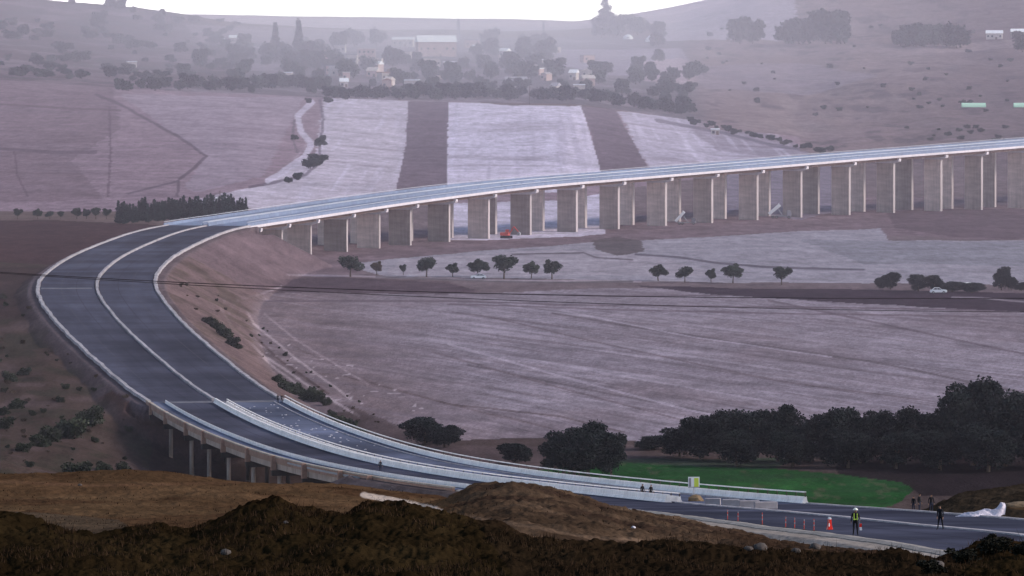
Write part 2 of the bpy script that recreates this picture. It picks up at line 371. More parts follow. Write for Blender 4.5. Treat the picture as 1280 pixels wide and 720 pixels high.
# ---- ground colours
Col = np.zeros(Xg.shape+(3,)); 
nzA = fbm(Xg/30, Yg/60, 4, 21); nzB = fbm(Xg/6, Yg/12, 4, 31); nzC = fbm(Xg/2., Yg/4, 3, 41)
ju = Up + 5*nzB*2; jv = Vp + 2.2*fbm(Xg/25, Yg/60, 4, 51)*2
def setc(mask, c, a=1.0):
    mk = (mask*a)[...,None]; global Col
    Col[:] = Col*(1-mk)+np.array(c)*mk
def inside(poly, u=None, v=None):
    u = ju if u is None else u; v = jv if v is None else v
    us = [p[0] for p in poly]; vs = [p[1] for p in poly]
    m = (u >= min(us)) & (u <= max(us)) & (v >= min(vs)) & (v <= max(vs))
    uu = u[m]; vv = v[m]; r = np.zeros(uu.shape, bool)
    n = len(poly)
    for i in range(n):
        x0,y0 = poly[i]; x1,y1 = poly[(i+1)%n]
        if y0 == y1: continue
        c = ((y0 > vv) != (y1 > vv)) & (uu < (x1-x0)*(vv-y0)/(y1-y0)+x0)
        r ^= c
    o = np.zeros(u.shape); o[m] = r; return o
def line(pts, w, ylo, yhi, wob=1.0, wend=None):
    o = np.zeros(Up.shape); n = len(pts)-1
    for i in range(n):
        (x0,y0),(x1,y1) = pts[i], pts[i+1]
        ww = w if wend is None else w+(wend-w)*i/max(1,n-1)
        m = (Yg>ylo)&(Yg<yhi)&(Up>min(x0,x1)-12)&(Up<max(x0,x1)+12)&(Vp>min(y0,y1)-12)&(Vp<max(y0,y1)+12)
        u = Up[m]+nzB[m]*3*wob; v = Vp[m]+nzA[m]*2*wob
        d0 = (x1-x0)**2+(y1-y0)**2; t = np.clip(((u-x0)*(x1-x0)+(v-y0)*(y1-y0))/d0,0,1)
        d = np.hypot(u-x0-t*(x1-x0), v-y0-t*(y1-y0))
        o[m] = np.maximum(o[m], 1-sm(d, ww*.5-.3, ww*.5+.6))
    return o
def yr(a, b): return ((Yg>=a)&(Yg<b)).astype(float)
def blot(n, lo, hi): return sm(n, lo, hi)

setc(np.ones(Up.shape), (.11,.08,.065))
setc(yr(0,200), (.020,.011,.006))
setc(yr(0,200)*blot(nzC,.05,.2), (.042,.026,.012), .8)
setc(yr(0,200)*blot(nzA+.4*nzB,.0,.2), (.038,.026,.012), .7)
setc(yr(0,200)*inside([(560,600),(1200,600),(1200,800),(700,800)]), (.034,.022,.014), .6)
setc(yr(200,640), (.105,.062,.034))
setc(yr(200,640)*blot(nzA,-.02,.2), (.14,.09,.05), .6)
setc(yr(200,640)*blot(nzB,.02,.2), (.07,.038,.022), .7)
mB = yr(200,640)*sm(Up, 540, 600)
setc(mB, (.075,.050,.033)); setc(mB*blot(nzB,.0,.15), (.035,.022,.018), .6); setc(mB*blot(-nzB+.5*nzC,.05,.2), (.11,.075,.05), .6)
setc(yr(200,640)*sm(Up,850,950)*sm(Vp,655,670), (.045,.028,.019), .8)
# pale dusty track on the tan slope
setc(line([(455,619),(500,627),(545,637),(556,643)],7,200,520), (.52,.44,.37))
setc(line([(575,645),(640,655),(740,672),(800,676)],4,200,400), (.16,.11,.075),.8)
setc(yr(200,520)*inside([(-100,650),(60,660),(180,674),(150,650),(40,640),(-100,636)]), (.085,.07,.052), .6)
setc(line([(-50,600),(120,607),(300,603)],3,300,520), (.15,.085,.05), .6)
# beyond the crest: left hillside
LH = yr(640,1600)*(1-sm(ju,190,240))
setc(LH, (.052,.037,.028)); setc(LH*blot(nzA,.0,.15), (.040,.038,.022), .7); setc(LH*blot(nzB,.03,.18), (.030,.028,.018), .75); setc(LH*blot(-nzB,.05,.2), (.085,.062,.055), .6)
setc(LH*inside([(-60,330),(80,335),(55,365),(60,400),(-60,400)]), (.040,.026,.022), .8)
# valley base
VB = yr(640,2700)*sm(ju,190,240)
setc(VB, (.13,.10,.095))
setc(yr(640,1100)*sm(ju,190,260), (.065,.047,.040))
# left dark ploughed field
setc(yr(1480,2000)*inside([(-700,272),(60,275),(200,282),(300,276),(200,330),(60,335),(-700,338)]), (.047,.026,.024))
# strip along bridge foot
B1 = yr(1500,2300)*inside([(260,300),(500,290),(1300,230),(1950,220),(1950,300),(1300,300),(1000,292),(700,318),(500,330),(430,345),(250,345)])
setc(B1, (.15,.11,.11)); setc(B1*blot(nzB,.0,.2), (.10,.07,.07), .6)
setc(yr(1880,2600)*inside([(556,235),(757,225),(757,292),(700,297),(556,302)]), (.42,.39,.42))
setc(yr(1880,2600)*inside([(870,215),(1060,208),(1060,262),(1000,275),(920,262),(870,280)]), (.17,.15,.17), .8)
# grey stubble between bridge and farm road
setc(yr(1450,2100)*inside([(430,330),(560,318),(740,303),(900,295),(1100,285),(1110,300),(1300,300),(1950,300),(1950,352),(1280,356),(800,352),(480,345)]), (.25,.235,.24))
setc(yr(1450,2100)*inside([(500,325),(700,312),(820,318),(900,345),(480,344)]), (.29,.26,.26), .6)
setc(yr(1450,2100)*inside([(1000,300),(1950,305),(1950,345),(1080,330)]), (.17,.17,.175), .7)
setc(yr(1500,2200)*inside([(1105,262),(1950,258),(1950,298),(1300,299),(1190,296),(1120,286)]), (.095,.068,.07), .9)
setc(yr(1500,2100)*inside([(738,300),(770,296),(800,300),(806,314),(770,320),(745,312)]), (.075,.06,.055), .9)
setc(line([(640,318),(730,316),(745,322),(790,325)],1.6,1450,2100), (.09,.075,.08), .9)
setc(line([(795,318),(850,322),(900,329),(960,334),(1010,336),(1080,337)],2.4,1450,2100), (.08,.07,.08), .9)
# brown worked strip at the farm road
setc(yr(1250,1750)*inside([(205,320),(300,330),(360,343),(560,352),(600,364),(560,372),(330,368),(210,380),(196,350)]), (.105,.075,.072))
setc(yr(1300,1750)*inside([(330,350),(430,347),(560,354),(600,362),(560,370),(350,366)]), (.066,.046,.05), .9)
setc(line([(360,343),(470,346),(600,350),(800,352)],2.2,1400,1750), (.30,.25,.25), .9)
setc(line([(470,346),(600,351),(700,353),(790,352)],1.6,1400,1750), (.10,.09,.085), .9)
# big mown field in the bend
MF = yr(860,1560)*inside([(285,372),(330,366),(560,368),(800,358),(1000,372),(1300,384),(1950,400),(1950,560),(1280,560),(820,556),(760,545),(660,548),(600,558),(520,545),(430,508),(360,455),(300,415),(283,392)])
setc(MF, (.225,.195,.20))
setc(MF*blot(nzA,-.05,.2), (.27,.24,.25), .7); setc(MF*blot(-nzA,.05,.25), (.18,.145,.145), .7)
setc(MF*sm(Up,240,560)*0+MF*(1-sm(Up+(460-Vp)*.9,420,620)), (.155,.115,.105), .85)
# tractor lines: rows running from upper left to lower right
dx, dy = 112., -250.; L = math.hypot(dx,dy); nx, ny = -dy/L, dx/L
q = Xg*nx+Yg*ny + 2.5*nzA
st1 = .5+.5*np.sin(q*2*math.pi/9.5); st2 = fbm(q/3.0, (Xg*dx/L+Yg*dy/L)/160, 3, 77)*2
setc(MF*sm(st2,.05,.4), (.14,.115,.12), .55); setc(MF*sm(-st2,.1,.5), (.28,.24,.245), .35)
st3 = fbm(q/1.1, (Xg*dx/L+Yg*dy/L)/70, 2, 78)*2; setc(MF*sm(st3,.3,.5), (.13,.10,.10), .4); setc(MF*sm(-st3,.35,.6), (.32,.28,.29), .2)
for kk in range(15):
    y0 = 372+kk*11; setc(MF*line([(560+kk*3,y0-4),(760,y0+20+kk*1.5),(1000,y0+52+kk*3),(1290,y0+92+kk*5)], random.uniform(1.0,2.2), 860, 1500, .6), (.10,.08,.08) if kk%3 else (.33,.29,.30), random.uniform(.35,.75))
setc(MF*sm(st1,.8,1)*sm(nzA,-.1,.1), (.14,.11,.11), .4)
for ln, w, c in (([(560,366),(760,370),(960,369),(1280,374)],1.5,(.09,.07,.075)), ([(200,372),(330,376),(560,376),(700,381),(960,384),(1280,388)],1.8,(.10,.075,.08)),
                 ([(560,380),(760,387),(960,392),(1280,396)],1.5,(.11,.08,.085)), ([(690,392),(900,425),(1090,452),(1280,492)],2.2,(.10,.08,.08)),
                 ([(700,388),(860,420),(1040,446)],1.5,(.34,.30,.31)), ([(610,396),(800,440),(980,478),(1150,500)],1.6,(.13,.10,.10)),
                 ([(960,376),(1100,404),(1280,443)],2.2,(.11,.085,.09)), ([(560,430),(700,470),(860,512),(900,520)],2.2,(.33,.29,.30)), ([(540,440),(690,482),(850,524)],1.8,(.13,.10,.10)),
                 ([(430,470),(560,505),(700,520),(780,540)],1.8,(.09,.065,.06)), ([(360,430),(470,480),(590,512),(690,535)],1.5,(.12,.09,.085)),
                 ([(286,392),(296,376),(330,366),(352,358)],2.2,(.30,.25,.25)), ([(283,372),(276,386),(290,408),(330,445),(390,485),(450,520)],2.8,(.36,.30,.28)),
                 ([(300,378),(296,396),(312,415),(352,452),(410,492)],2.5,(.08,.055,.05)), ([(306,385),(318,405),(372,450),(440,500)],2.5,(.36,.30,.28)),
                 ([(330,392),(370,425),(460,480)],2.3,(.26,.21,.2)), ([(330,448),(345,462),(372,480)],2.5,(.34,.28,.26))):
    setc(line(ln, w, 860, 1700), c, .8)
# white scattered straw dots
pa = yr(900,1300)*inside([(340,400),(470,470),(560,520),(420,500),(330,440)])*sm(vnoise(Xg/1.2,Yg/5,91),.86,.93)
setc(pa, (.42,.36,.34), .8)
# broad dark band right of the farm road
DB = yr(1250,1750)*inside([(790,357),(900,359),(1000,361),(1280,366),(1950,372),(1950,398),(1280,391),(1100,381),(960,373),(860,364)], Up, jv)
setc(DB, (.040,.028,.034))
setc(line([(1190,372),(1230,373),(1290,378)],1.8,1300,1750), (.22,.19,.19), .8)
# ditch bank, green crop, dark soil
setc(yr(640,1120)*inside([(560,552),(640,548),(760,548),(820,552),(1280,560),(1950,560),(1950,600),(1280,600),(760,590),(640,590)]), (.060,.043,.036))
setc(yr(640,1120)*inside([(430,505),(560,556),(640,560),(800,555),(800,575),(560,600),(480,560)]), (.080,.058,.052), .8)
setc(yr(640,1120)*inside([(620,592),(700,586),(770,578),(860,583),(960,586),(1050,594),(1150,606),(1120,632),(1060,645),(640,645),(560,620)]), (.014,.062,.014))
setc(yr(640,1120)*inside([(760,574),(1000,574),(960,588),(860,583),(770,579)]), (.030,.055,.03),.7)
GF = yr(640,1120)*inside([(620,592),(770,578),(960,586),(1150,606),(1120,632),(1060,645),(640,645)])
setc(GF*blot(nzA+.5*nzB,-.05,.2), (.035,.125,.028), .8); setc(GF*sm(fbm(Xg/30,Yg/4,3,92),.05,.2), (.022,.05,.02), .7); setc(GF*sm(fbm(Xg/2,Yg/9,3,93),.16,.26), (.07,.075,.04), .7); setc(GF*(.5+.5*np.sin((Xg*.8+Yg*.25)*1.9)), (.012,.05,.014), .35)
setc(yr(640,1100)*inside([(1040,572),(1950,560),(1950,640),(1150,620),(1130,604),(1050,594)]), (.018,.013,.013))
setc(yr(470,640)*sm(Up,1060,1110), (.050,.038,.027))
# far fields beyond the bridge
FF = yr(1950,3450)
setc(FF*inside([(-700,60),(430,110),(520,125),(1000,150),(1010,200),(700,250),(330,262),(300,270),(-700,272)]), (.21,.155,.165))
setc(FF*inside([(-700,100),(140,96),(150,160),(90,200),(130,250),(-700,262)]), (.14,.10,.105), .75)
setc(FF*inside([(150,118),(380,122),(330,220),(250,240),(230,235),(258,195),(215,165)]), (.25,.205,.22), .85)
setc(FF*inside([(405,122),(512,126),(500,245),(330,262),(230,252),(330,232),(395,190)]), (.40,.365,.38))
setc(FF*inside([(558,128),(727,132),(752,216),(700,240),(558,245)], Up, jv), (.48,.445,.48))
setc(FF*inside([(772,138),(860,148),(1010,190),(900,212),(815,215),(790,175)]), (.36,.33,.36))
setc(FF*inside([(870,150),(960,168),(1040,192),(1000,200),(900,188),(860,165)]), (.22,.19,.21), .8)
fs = fbm(Xg/3.5, Yg/260, 3, 63)*2
setc(FF*inside([(405,122),(1000,150),(1000,200),(700,245),(330,262)])*sm(fs,.1,.6), (.55,.52,.56), .45)
setc(FF*inside([(-700,95),(1000,150),(1000,200),(700,245),(300,268),(-700,272)])*sm(fbm(Xg/60,Yg/30,3,64),.05,.25), (.13,.10,.11), .35)
setc(FF*inside([(558,128),(727,132),(752,216),(700,240),(558,245)], Up, jv)*sm(fbm(Xg/2.5, Yg/400, 3, 65)*2,.05,.5), (.36,.33,.37), .6)
setc(FF*inside([(510,126),(560,127),(559,245),(493,245),(508,180)], Up+1.2*nzB, jv), (.125,.095,.105))
setc(FF*inside([(726,133),(768,136),(790,175),(816,220),(752,220),(740,170)], Up+1.2*nzB, jv), (.125,.095,.105))
for ln, w, c in (([(120,118),(150,130),(185,150),(218,168),(240,182),(258,196),(240,212),(224,224),(222,244)],3.2,(.07,.05,.06)), ([(137,135),(138,190),(135,245)],2.6,(.09,.06,.07)),
                 ([(160,242),(200,232),(224,226)],2,(.09,.07,.08)), ([(0,130),(90,136),(150,138)],2.4,(.09,.06,.065)), ([(0,186),(60,190),(120,190)],3.5,(.09,.065,.075)), ([(18,190),(22,220),(34,245)],2,(.09,.06,.07)),
                 ([(400,125),(404,150),(400,180),(398,205),(382,218),(345,228),(312,234)],3.2,(.09,.07,.085)),
                 ([(390,128),(372,145),(376,165),(390,180),(380,196),(352,216),(335,226)],7,(.45,.42,.45)), ([(368,150),(366,175),(372,190)],2.5,(.10,.08,.09)),
                 ([(820,150),(900,165),(960,180),(1020,190),(1050,192)],3.5,(.10,.085,.10))):
    setc(line(ln, w, 1950, 3500), c, .8)
# village slope, left hill, right hill, far ridge
VS = yr(3100,5200)
setc(VS*inside([(-700,-60),(1950,-60),(1950,160),(1000,165),(860,150),(720,130),(400,122),(180,112),(-700,100)]), (.10,.088,.088))
setc(VS*inside([(680,62),(850,60),(880,95),(760,95),(690,80)]), (.24,.21,.23)); setc(VS*inside([(790,78),(850,72),(900,95),(850,108),(800,100)]), (.38,.30,.30),.8)
LHf = yr(3100,5900)*inside([(-700,-80),(220,15),(300,40),(300,100),(180,112),(-700,105)])
setc(LHf, (.066,.048,.048)); setc(LHf*sm(fbm(Xg/40,Yg/110,4,71),-.02,.12), (.15,.115,.12), .7); setc(LHf*sm(fbm(Xg/25,Yg/60,4,72),.03,.15), (.05,.048,.045), .7)  # left hill colour kept dark for corner vignetting as well as scrub
setc(VS*(1-LHf)*sm(fbm(Xg/30,Yg/70,4,73),.02,.14)*(1-sm(Up,760,860)), (.23,.19,.20), .6)
setc(yr(4200,5900)*inside([(230,30),(520,40),(520,56),(250,52)]), (.24,.19,.2), .6)
RH = yr(2400,7000)*sm(ju+(jv-100)*-.2,850,890)*(1-inside([(560,190),(1010,190),(1010,300),(560,300)]))*(Vp<205)
RHm = RH*(((Yg>3000)|(Up>1000)).astype(float))
setc(RHm, (.165,.122,.112)); setc(RHm*sm(fbm(Xg/60,Yg/200,4,81),.0,.18), (.19,.14,.135), .6); setc(RHm*sm(fbm(Xg/12,Yg/60,4,82),.08,.2), (.065,.052,.055), .75); setc(RHm*sm(fbm(Xg/26,Yg/260,3,83),.06,.22), (.21,.165,.15), .6)
setc(RHm*sm(Up,1080,1250), (.09,.066,.068), .6)  # colour darkens toward the right edge, imitating lens vignetting
setc(yr(3000,7000)*inside([(820,0),(990,-20),(1000,45),(985,50),(870,50),(820,52)]), (.36,.32,.34), .8)
setc(yr(3000,7000)*inside([(1090,62),(1280,48),(1280,58),(1110,72)]), (.22,.17,.16), .7)
setc(yr(3000,7000)*inside([(860,83),(1000,78),(1100,95),(1010,120),(880,110)]), (.20,.165,.18), .6)
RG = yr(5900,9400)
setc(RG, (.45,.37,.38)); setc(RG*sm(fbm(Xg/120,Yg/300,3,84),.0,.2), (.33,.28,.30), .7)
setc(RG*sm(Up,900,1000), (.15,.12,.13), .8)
setc(yr(850,1120)*inside([(176,520),(240,520),(560,600),(560,700),(170,700),(190,560)],Up,Vp), (.045,.032,.026), .95)  # soil below the near viaduct coloured dark to imitate the shade there
# embankment slopes
setc(EMB*yr(900,1500), (.115,.080,.070), .85); setc(EMB*yr(900,1500)*blot(nzB,.02,.2), (.06,.048,.03), .6)
setc(EMB*yr(1500,2100), (.115,.082,.08), .85)
setc(EMB*yr(640,1090)*(Up<240), (.075,.040,.028), .8)
setc(line([(97,440),(70,405),(62,370)],10,900,1500), (.10,.075,.065), .6)
m = (ROADMASK>0)&(Yg<620); setc(m.astype(float), (.34,.30,.27), .85)
m = (ROADMASK>0)&(Yg>=620); setc(m.astype(float), (.11,.085,.08), .9)
Col = np.clip(Col*(1+.30*nzC[...,None]), 0.004, .75)
tn = sm(Yg,640,1000)[...,None]; Col = Col*(1-.50*(1-sm(Yg,180,230))[...,None]); Col = Col*(1-.22*(sm(Yg,190,230)*(1-sm(Yg,560,640)))[...,None]*(1-ROADMASK[...,None])*np.array([.9,1.,1.])); Col = Col*(1+tn*(np.array([1.14,1.11,1.26])-1))  # violet tint on distant ground puts the haze cast into its colour

nR, nC = Xg.shape
V = np.stack([Xg, Yg, Zg], -1).reshape(-1,3)
a = (np.arange(nR-1)[:,None]*nC+np.arange(nC-1)[None,:]).ravel()
Fc = np.stack([a, a+1, a+nC+1, a+nC], 1)
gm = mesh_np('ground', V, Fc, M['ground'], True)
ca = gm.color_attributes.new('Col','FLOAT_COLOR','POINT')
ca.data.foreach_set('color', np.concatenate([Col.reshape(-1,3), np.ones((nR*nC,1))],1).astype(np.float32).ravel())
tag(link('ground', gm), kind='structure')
del V, Fc, a

# ------------------------------------------------------------------ sweeps along the highway
def sweep(name, i0, i1, prof, m, parent=None, off=None, closed=True, capends=True, step=1, wob=0):
    """profile [(offset,dz)] carried along stations i0..i1; off = extra offset array or number"""
    ids = list(range(i0, i1+1, step));  ids = ids if ids[-1] == i1 else ids+[i1]
    n = len(prof); V = []; Fq = []
    for c, i in enumerate(ids):
        o = 0 if off is None else (off[i] if hasattr(off,'__len__') else off)
        w = wob*(math.sin(i*.7)+math.sin(i*1.9+1)+random.uniform(-1,1))*.33 if wob else 0
        for (x, dz) in prof:
            q = ST[i,:2]+NM[i]*(x+o+w); V.append((q[0], q[1], ST[i,2]+dz))
    for c in range(len(ids)-1):
        for j in range(n if closed else n-1):
            k = (j+1)%n; Fq.append((c*n+j, c*n+k, (c+1)*n+k, (c+1)*n+j))
    bm = bmesh.new(); vs = [bm.verts.new(v) for v in V]
    for f in Fq: bm.faces.new([vs[q] for q in f])
    if closed and capends:
        bm.faces.new(vs[:n][::-1]); bm.faces.new(vs[-n:])
    bmesh.ops.recalc_face_normals(bm, faces=bm.faces[:])
    me = bpy.data.meshes.new(name); bm.to_mesh(me); bm.free(); me.materials.append(m)
    return link(name, me, parent)
def flat(name, i0, i1, a, b, dz, m, aoff=None, boff=None, kind='structure', parent=None):
    V = []; n = 6
    for i in range(i0, i1+1):
        x0 = a if aoff is None else aoff[i]+a; x1 = b if boff is None else boff[i]+b
        for t in range(n):
            q = ST[i,:2]+NM[i]*(x0+(x1-x0)*t/(n-1)); V.append((q[0],q[1],ST[i,2]+dz))
    Fq = [(c*n+j, c*n+j+1, (c+1)*n+j+1, (c+1)*n+j) for c in range(i1-i0) for j in range(n-1)]
    me = mesh_np(name, V, Fq, m); o = link(name, me, parent)
    ns = i1-i0+1; uvv = np.array([[ (a+(b-a)*t/(n-1)), (i0+c)*DS] for c in range(ns) for t in range(n)]); li = np.asarray(Fq).ravel()
    uvl = me.uv_layers.new(name='UVMap'); uvl.data.foreach_set('uv', uvv[li].astype(np.float32).ravel())
    if kind: o['kind'] = kind
    return o
I_ME = st_u(828, -1.0, 0, I_VS)      # near end of the median barriers
I_OE = st_u(592, -W+3, 0, I_VS)
I_IE = st_u(1012, W-.5, 0, I_VS)     # near end of the inner barrier
print('ends', I_ME, I_IE)
mW = -Wst
flat('road', 0, I_VS, 1.0, -.3, 0.0, M['asphalt'], aoff=mW, boff=None)          # outer carriageway, near part
flat('road', I_VS, I_BS+2, .9, -.55, 0.0, M['asphalt'], aoff=mW)
flat('road', I_VS, I_BS+2, .55, -.9, 0.0, M['asphalt'], boff=Wst)
flat('road', I_ME-6, I_VS, .3, -.6, 0.0, M['membrane'], boff=Wst)
flat('road', 0, I_ME-6, .3, -.9, 0.0, M['asphalt'], boff=Wst)
flat('road_joint', I_VS-1, I_VS, -W+2, W-2, .006, M['joint'])
for o_ in (-8.4,-4.9,4.9,8.4):
    flat('road_seam', I_VS if o_>0 else 0, I_BS, o_, o_+.10, .004, M['seamdark'] if abs(o_)<6 else M['seam'])
ij = st_index(121,360); flat('road_joint', ij-1, ij, -13, -1.2, .006, M['joint'])

# kerbs and low walls on the embanked bend
LP = [(-.42,-.3),(.42,-.3),(.36,.28),(-.36,.28)]
def scaled(p, kx, kz): return [(x*kx, z*kz) for x, z in p]
tag(sweep('kerb_wall', I_VS, I_BS, LP, M['kerb'], off=-Wst+.3, wob=.25), 'pale low concrete kerb along the outer edge of the bend', 'kerb')
tag(sweep('kerb_wall', I_VS, I_BS, LP, M['kerb'], off=Wst-.3, wob=.2), 'pale low concrete kerb along the inner edge of the bend', 'kerb')
tag(sweep('median_kerb', I_VS+1, I_BS, scaled(LP,.8,1.1), M['kerb'], off=0, wob=.15), 'pale kerb strip between the two carriageways of the bend', 'kerb')
# white safety barriers on the near viaduct
def jersey(w, h): return [(-w,-.02),(w,-.02),(w*.55,h*.4),(w*.4,h),(-w*.4,h),(-w*.55,h*.4)]
def rail_on(root, i0, i1, off, z0, z1, every=1):
    for_off = off
    sweep('rail', i0, i1, [(-.09,z1-.12),(.09,z1-.12),(.09,z1),(-.09,z1)], M['white'], root, off=off)
    me = None
    for i in range(i0, i1, 2):
        o = off[i] if hasattr(off,'__len__') else off
        q = ST[i,:2]+NM[i]*o
        if me is None: po = MB().tube((0,0,z0),(0,0,z1-.1),.06,n=4).build('rail_post', M['dim'], root); me = po.data
        else: po = link('rail_post', me, root)
        po.location = (q[0],q[1],ST[i,2])
def barrier(name, label, i0, i1, off, w, h, rail=None, m='white'):
    root = empty(name); tag(root, label, 'barrier')
    sweep('barrier_wall', i0, i1, jersey(w,h), M[m], root, off=off)
    if rail: rail_on(root, i0, i1, off, h-.02, rail)
    return root
barrier('concrete_barrier', 'thick white concrete barrier with steel top rail on the inner edge of the near viaduct', I_IE, I_VS-1, Wst-.35, .40, .70, 1.25)
tag(sweep('inner_kerb_line', I_ME+4, I_VS-1, scaled(LP,.28,.5), M['kerb'], off=Wst-2.4), 'thin pale kerb line inside the thick inner barrier', 'kerb')
barrier('concrete_barrier', 'smooth thick white median barrier, the near one of the pair', I_ME, I_VS-1, -.55, .42, .85)
barrier('concrete_barrier', 'white median barrier with top rail, the far one of the pair', I_ME+1, I_VS-2, 1.15, .32, .60, 1.0)
barrier('concrete_barrier', 'thin white barrier beside the walkway on the outer side of the near viaduct', I_OE, I_VS-1, -Wst+3.0, .11, .62)
flat('walkway', I_OE, I_VS, .2, 2.9, .006, M['membrane'], aoff=-Wst, boff=-Wst)
# verge and kerb in the near right part
tag(sweep('road_edge', 0, I_OE, [(-.7,-.7),(.35,-.7),(.3,.03),(-.25,.05),(-.7,-.08)], M['verge'], off=-Wst+.9, wob=.3), 'uneven pale gravel edge along the near side of the road below the flagman', 'road edge')
tag(sweep('median_kerb', 0, I_ME-1, scaled(LP,.9,.4), M['kerb'], off=0, wob=.12), 'pale median kerb behind the flagman on the near road', 'kerb')
tag(sweep('kerb_wall', 0, I_IE-1, scaled(LP,.7,.4), M['kerb'], off=Wst-.5, wob=.15), 'pale kerb on the far road edge near the white tarpaulin', 'kerb')

# ---- near viaduct (fascia, girder, piers)
nv = tag(empty('viaduct'), 'near viaduct with brown stained edge beam and slender columns, lower left', 'viaduct')
e = -W
sweep('deck', I_VE, I_VS, [(-W+.2,-.06),(W-.1,-.06),(W-.1,-.35),(-W+.2,-.35)], M['conc'], nv)
sweep('parapet', I_OE, I_VS, [(-.18,-.75),(.12,-.75),(.12,.22),(-.18,.22)], M['panel'], nv, off=-Wst-.05)
sweep('coping', I_OE, I_VS, [(-.30,.22),(.20,.22),(.20,.42),(-.30,.42)], M['coping'], nv, off=-Wst-.05)
sweep('girder', I_VE-3, I_VS, [(.35,-.36),(1.1,-.36),(1.1,-1.7),(.05,-1.7),(.05,-.76)], M['fascia'], nv, off=-Wst)
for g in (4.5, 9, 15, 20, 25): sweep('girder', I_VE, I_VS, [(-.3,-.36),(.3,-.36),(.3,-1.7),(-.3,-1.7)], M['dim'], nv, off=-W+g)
sweep('parapet', I_VE-1, I_VS, [(-.1,-.75),(.15,-.75),(.15,.1),(-.1,.1)], M['fascia'], nv, off=Wst)
for u in (189,209,233,257,281,308,341,380,425,475):
    i = st_u(u, -W, I_VE-3, I_VS+1)
    rz = math.atan2(NM[i,1], NM[i,0])
    c = ST[i]
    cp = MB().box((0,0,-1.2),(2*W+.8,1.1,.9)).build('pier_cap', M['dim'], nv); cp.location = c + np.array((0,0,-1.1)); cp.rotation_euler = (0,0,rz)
    q = Vector((c[0]-NM[i,0]*(W+.1), c[1]-NM[i,1]*(W+.1), c[2]))
    MB().box((0,0,-.72),(.8,.95,2.3)).build('pier_bracket', M['panel'], nv).matrix_local = Matrix.Translation(q) @ Matrix.Rotation(rz,4,'Z')
    for o in (-W+.9, -2, W-2):
        x = c[0]+NM[i,0]*o; y = c[1]+NM[i,1]*o; z0 = zat(x,y)-.5
        if c[2]-2.6 > z0: MB().tube((x,y,z0),(x,y,c[2]-2.6),.36,n=10).build('column', M['fascia'] if o < -8 else M['dim'], nv, smooth=True)  # inner columns coloured dark in place of the deck's shade

# ---- far bridge : twin decks on twin wall piers
br = tag(empty('bridge'), 'long curved motorway bridge on many tall wall piers crossing the valley', 'bridge')
IB1 = NST-1
for s, nm in ((1,'near'), (-1,'far')):
    a, b = (.6, W) if s > 0 else (-W, -.6)
    sweep('deck', I_BS, IB1, [(a,-.25),(a+.1,0),(b-.1,0),(b,-.25)], M['deckblue'], br)
    for g in (a+2.0, (a+b)/2, b-2.0):
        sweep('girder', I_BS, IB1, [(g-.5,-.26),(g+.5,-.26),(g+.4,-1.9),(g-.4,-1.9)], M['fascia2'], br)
    for o in (a+.2, b-.2):
        sweep('parapet', I_BS-1, IB1, [(o-.16,-.05),(o+.16,-.05),(o+.12,.85),(o-.12,.85)], M['deckblue'], br); sweep('edge_beam', I_BS-1, IB1, [(o-.22,-.85),(o+.24,-.85),(o+.24,-.04),(o-.22,-.04)], M['girder'], br)
        sweep('handrail', I_BS-1, IB1, [(o-.06,1.15),(o+.06,1.15),(o+.06,1.27),(o-.06,1.27)], M['rail'], br)
caps = [295,326,360,399,442,481,524,570,620,672,725,781,838,896,955,1012,1070,1127,1183,1236,1288,1340,1392,1444,1496]
for u in caps:
    i = st_u(u, W, I_BS, NST)
    rz = math.atan2(NM[i,1], NM[i,0]); c = ST[i]
    for s in (1,-1):
        oc = s*(W+.6)/2
        x = c[0]+NM[i,0]*oc; y = c[1]+NM[i,1]*oc
        zt = c[2]-3.0; zb = min(zat(x,y), zat(x+NM[i,0]*3,y+NM[i,1]*3), zat(x-NM[i,0]*3,y-NM[i,1]*3))-.6
        if zt-zb < 1: zb = zt-1
        pr = MB().box((0,0,(zb-zt)/2),(7.6,1.4,zt-zb))
        po = pr.build('pier', M['pier'], br); po.location = (x,y,zt); po.rotation_euler = (0,0,rz)
        MB().box((3.82,0,(zb-zt)/2),(.06,1.2,zt-zb-.02)).build('pier_nosing', M['pierlight'], po)
        cp = MB(); w2 = 6.35
        cp.prism([(-3.3,-1.1),(3.3,-1.1),(w2,-.35),(w2,0),(-w2,0),(-w2,-.35)],-.95,.95)
        cp.box((w2-.25,0,.35),(.8,1.5,.7)); co = cp.build('pier_cap', M['girder'], po); co.location = (0,0,1.1)
# ------------------------------------------------------------------ vegetation prototypes
def leaf_cloud(lobes, n, size, seed, flat_=.0, shell=.55):
    r = np.random.default_rng(seed); V = []; 
    w = np.array([l[3]*l[4]*l[5] for l in lobes])**.67; w /= w.sum()
    cnt = r.multinomial(n, w); pts = []
    for l, c in zip(lobes, cnt):
        d = r.normal(size=(c,3)); d /= np.linalg.norm(d,axis=1)[:,None]
        rad = shell+(1-shell)*r.random(c)**.6
        rad *= 1+.22*np.sin(d[:,0]*7+seed)*np.cos(d[:,2]*6+d[:,1]*5)
        pts.append(np.array(l[:3])+d*rad[:,None]*np.array(l[3:6]))
    p = np.concatenate(pts); n = len(p)
    a = r.normal(size=(n,3)); a /= np.linalg.norm(a,axis=1)[:,None]; b = r.normal(size=(n,3)); b = np.cross(a,b); b /= np.linalg.norm(b,axis=1)[:,None]
    s = size*(.6+.8*r.random(n))[:,None]
    V = np.stack([p-a*s-b*s*.5, p+a*s*.2-b*s*.7, p+a*s+b*s*.4, p-a*s*.1+b*s*.7],1).reshape(-1,3)
    return V, np.arange(4*n).reshape(-1,4)
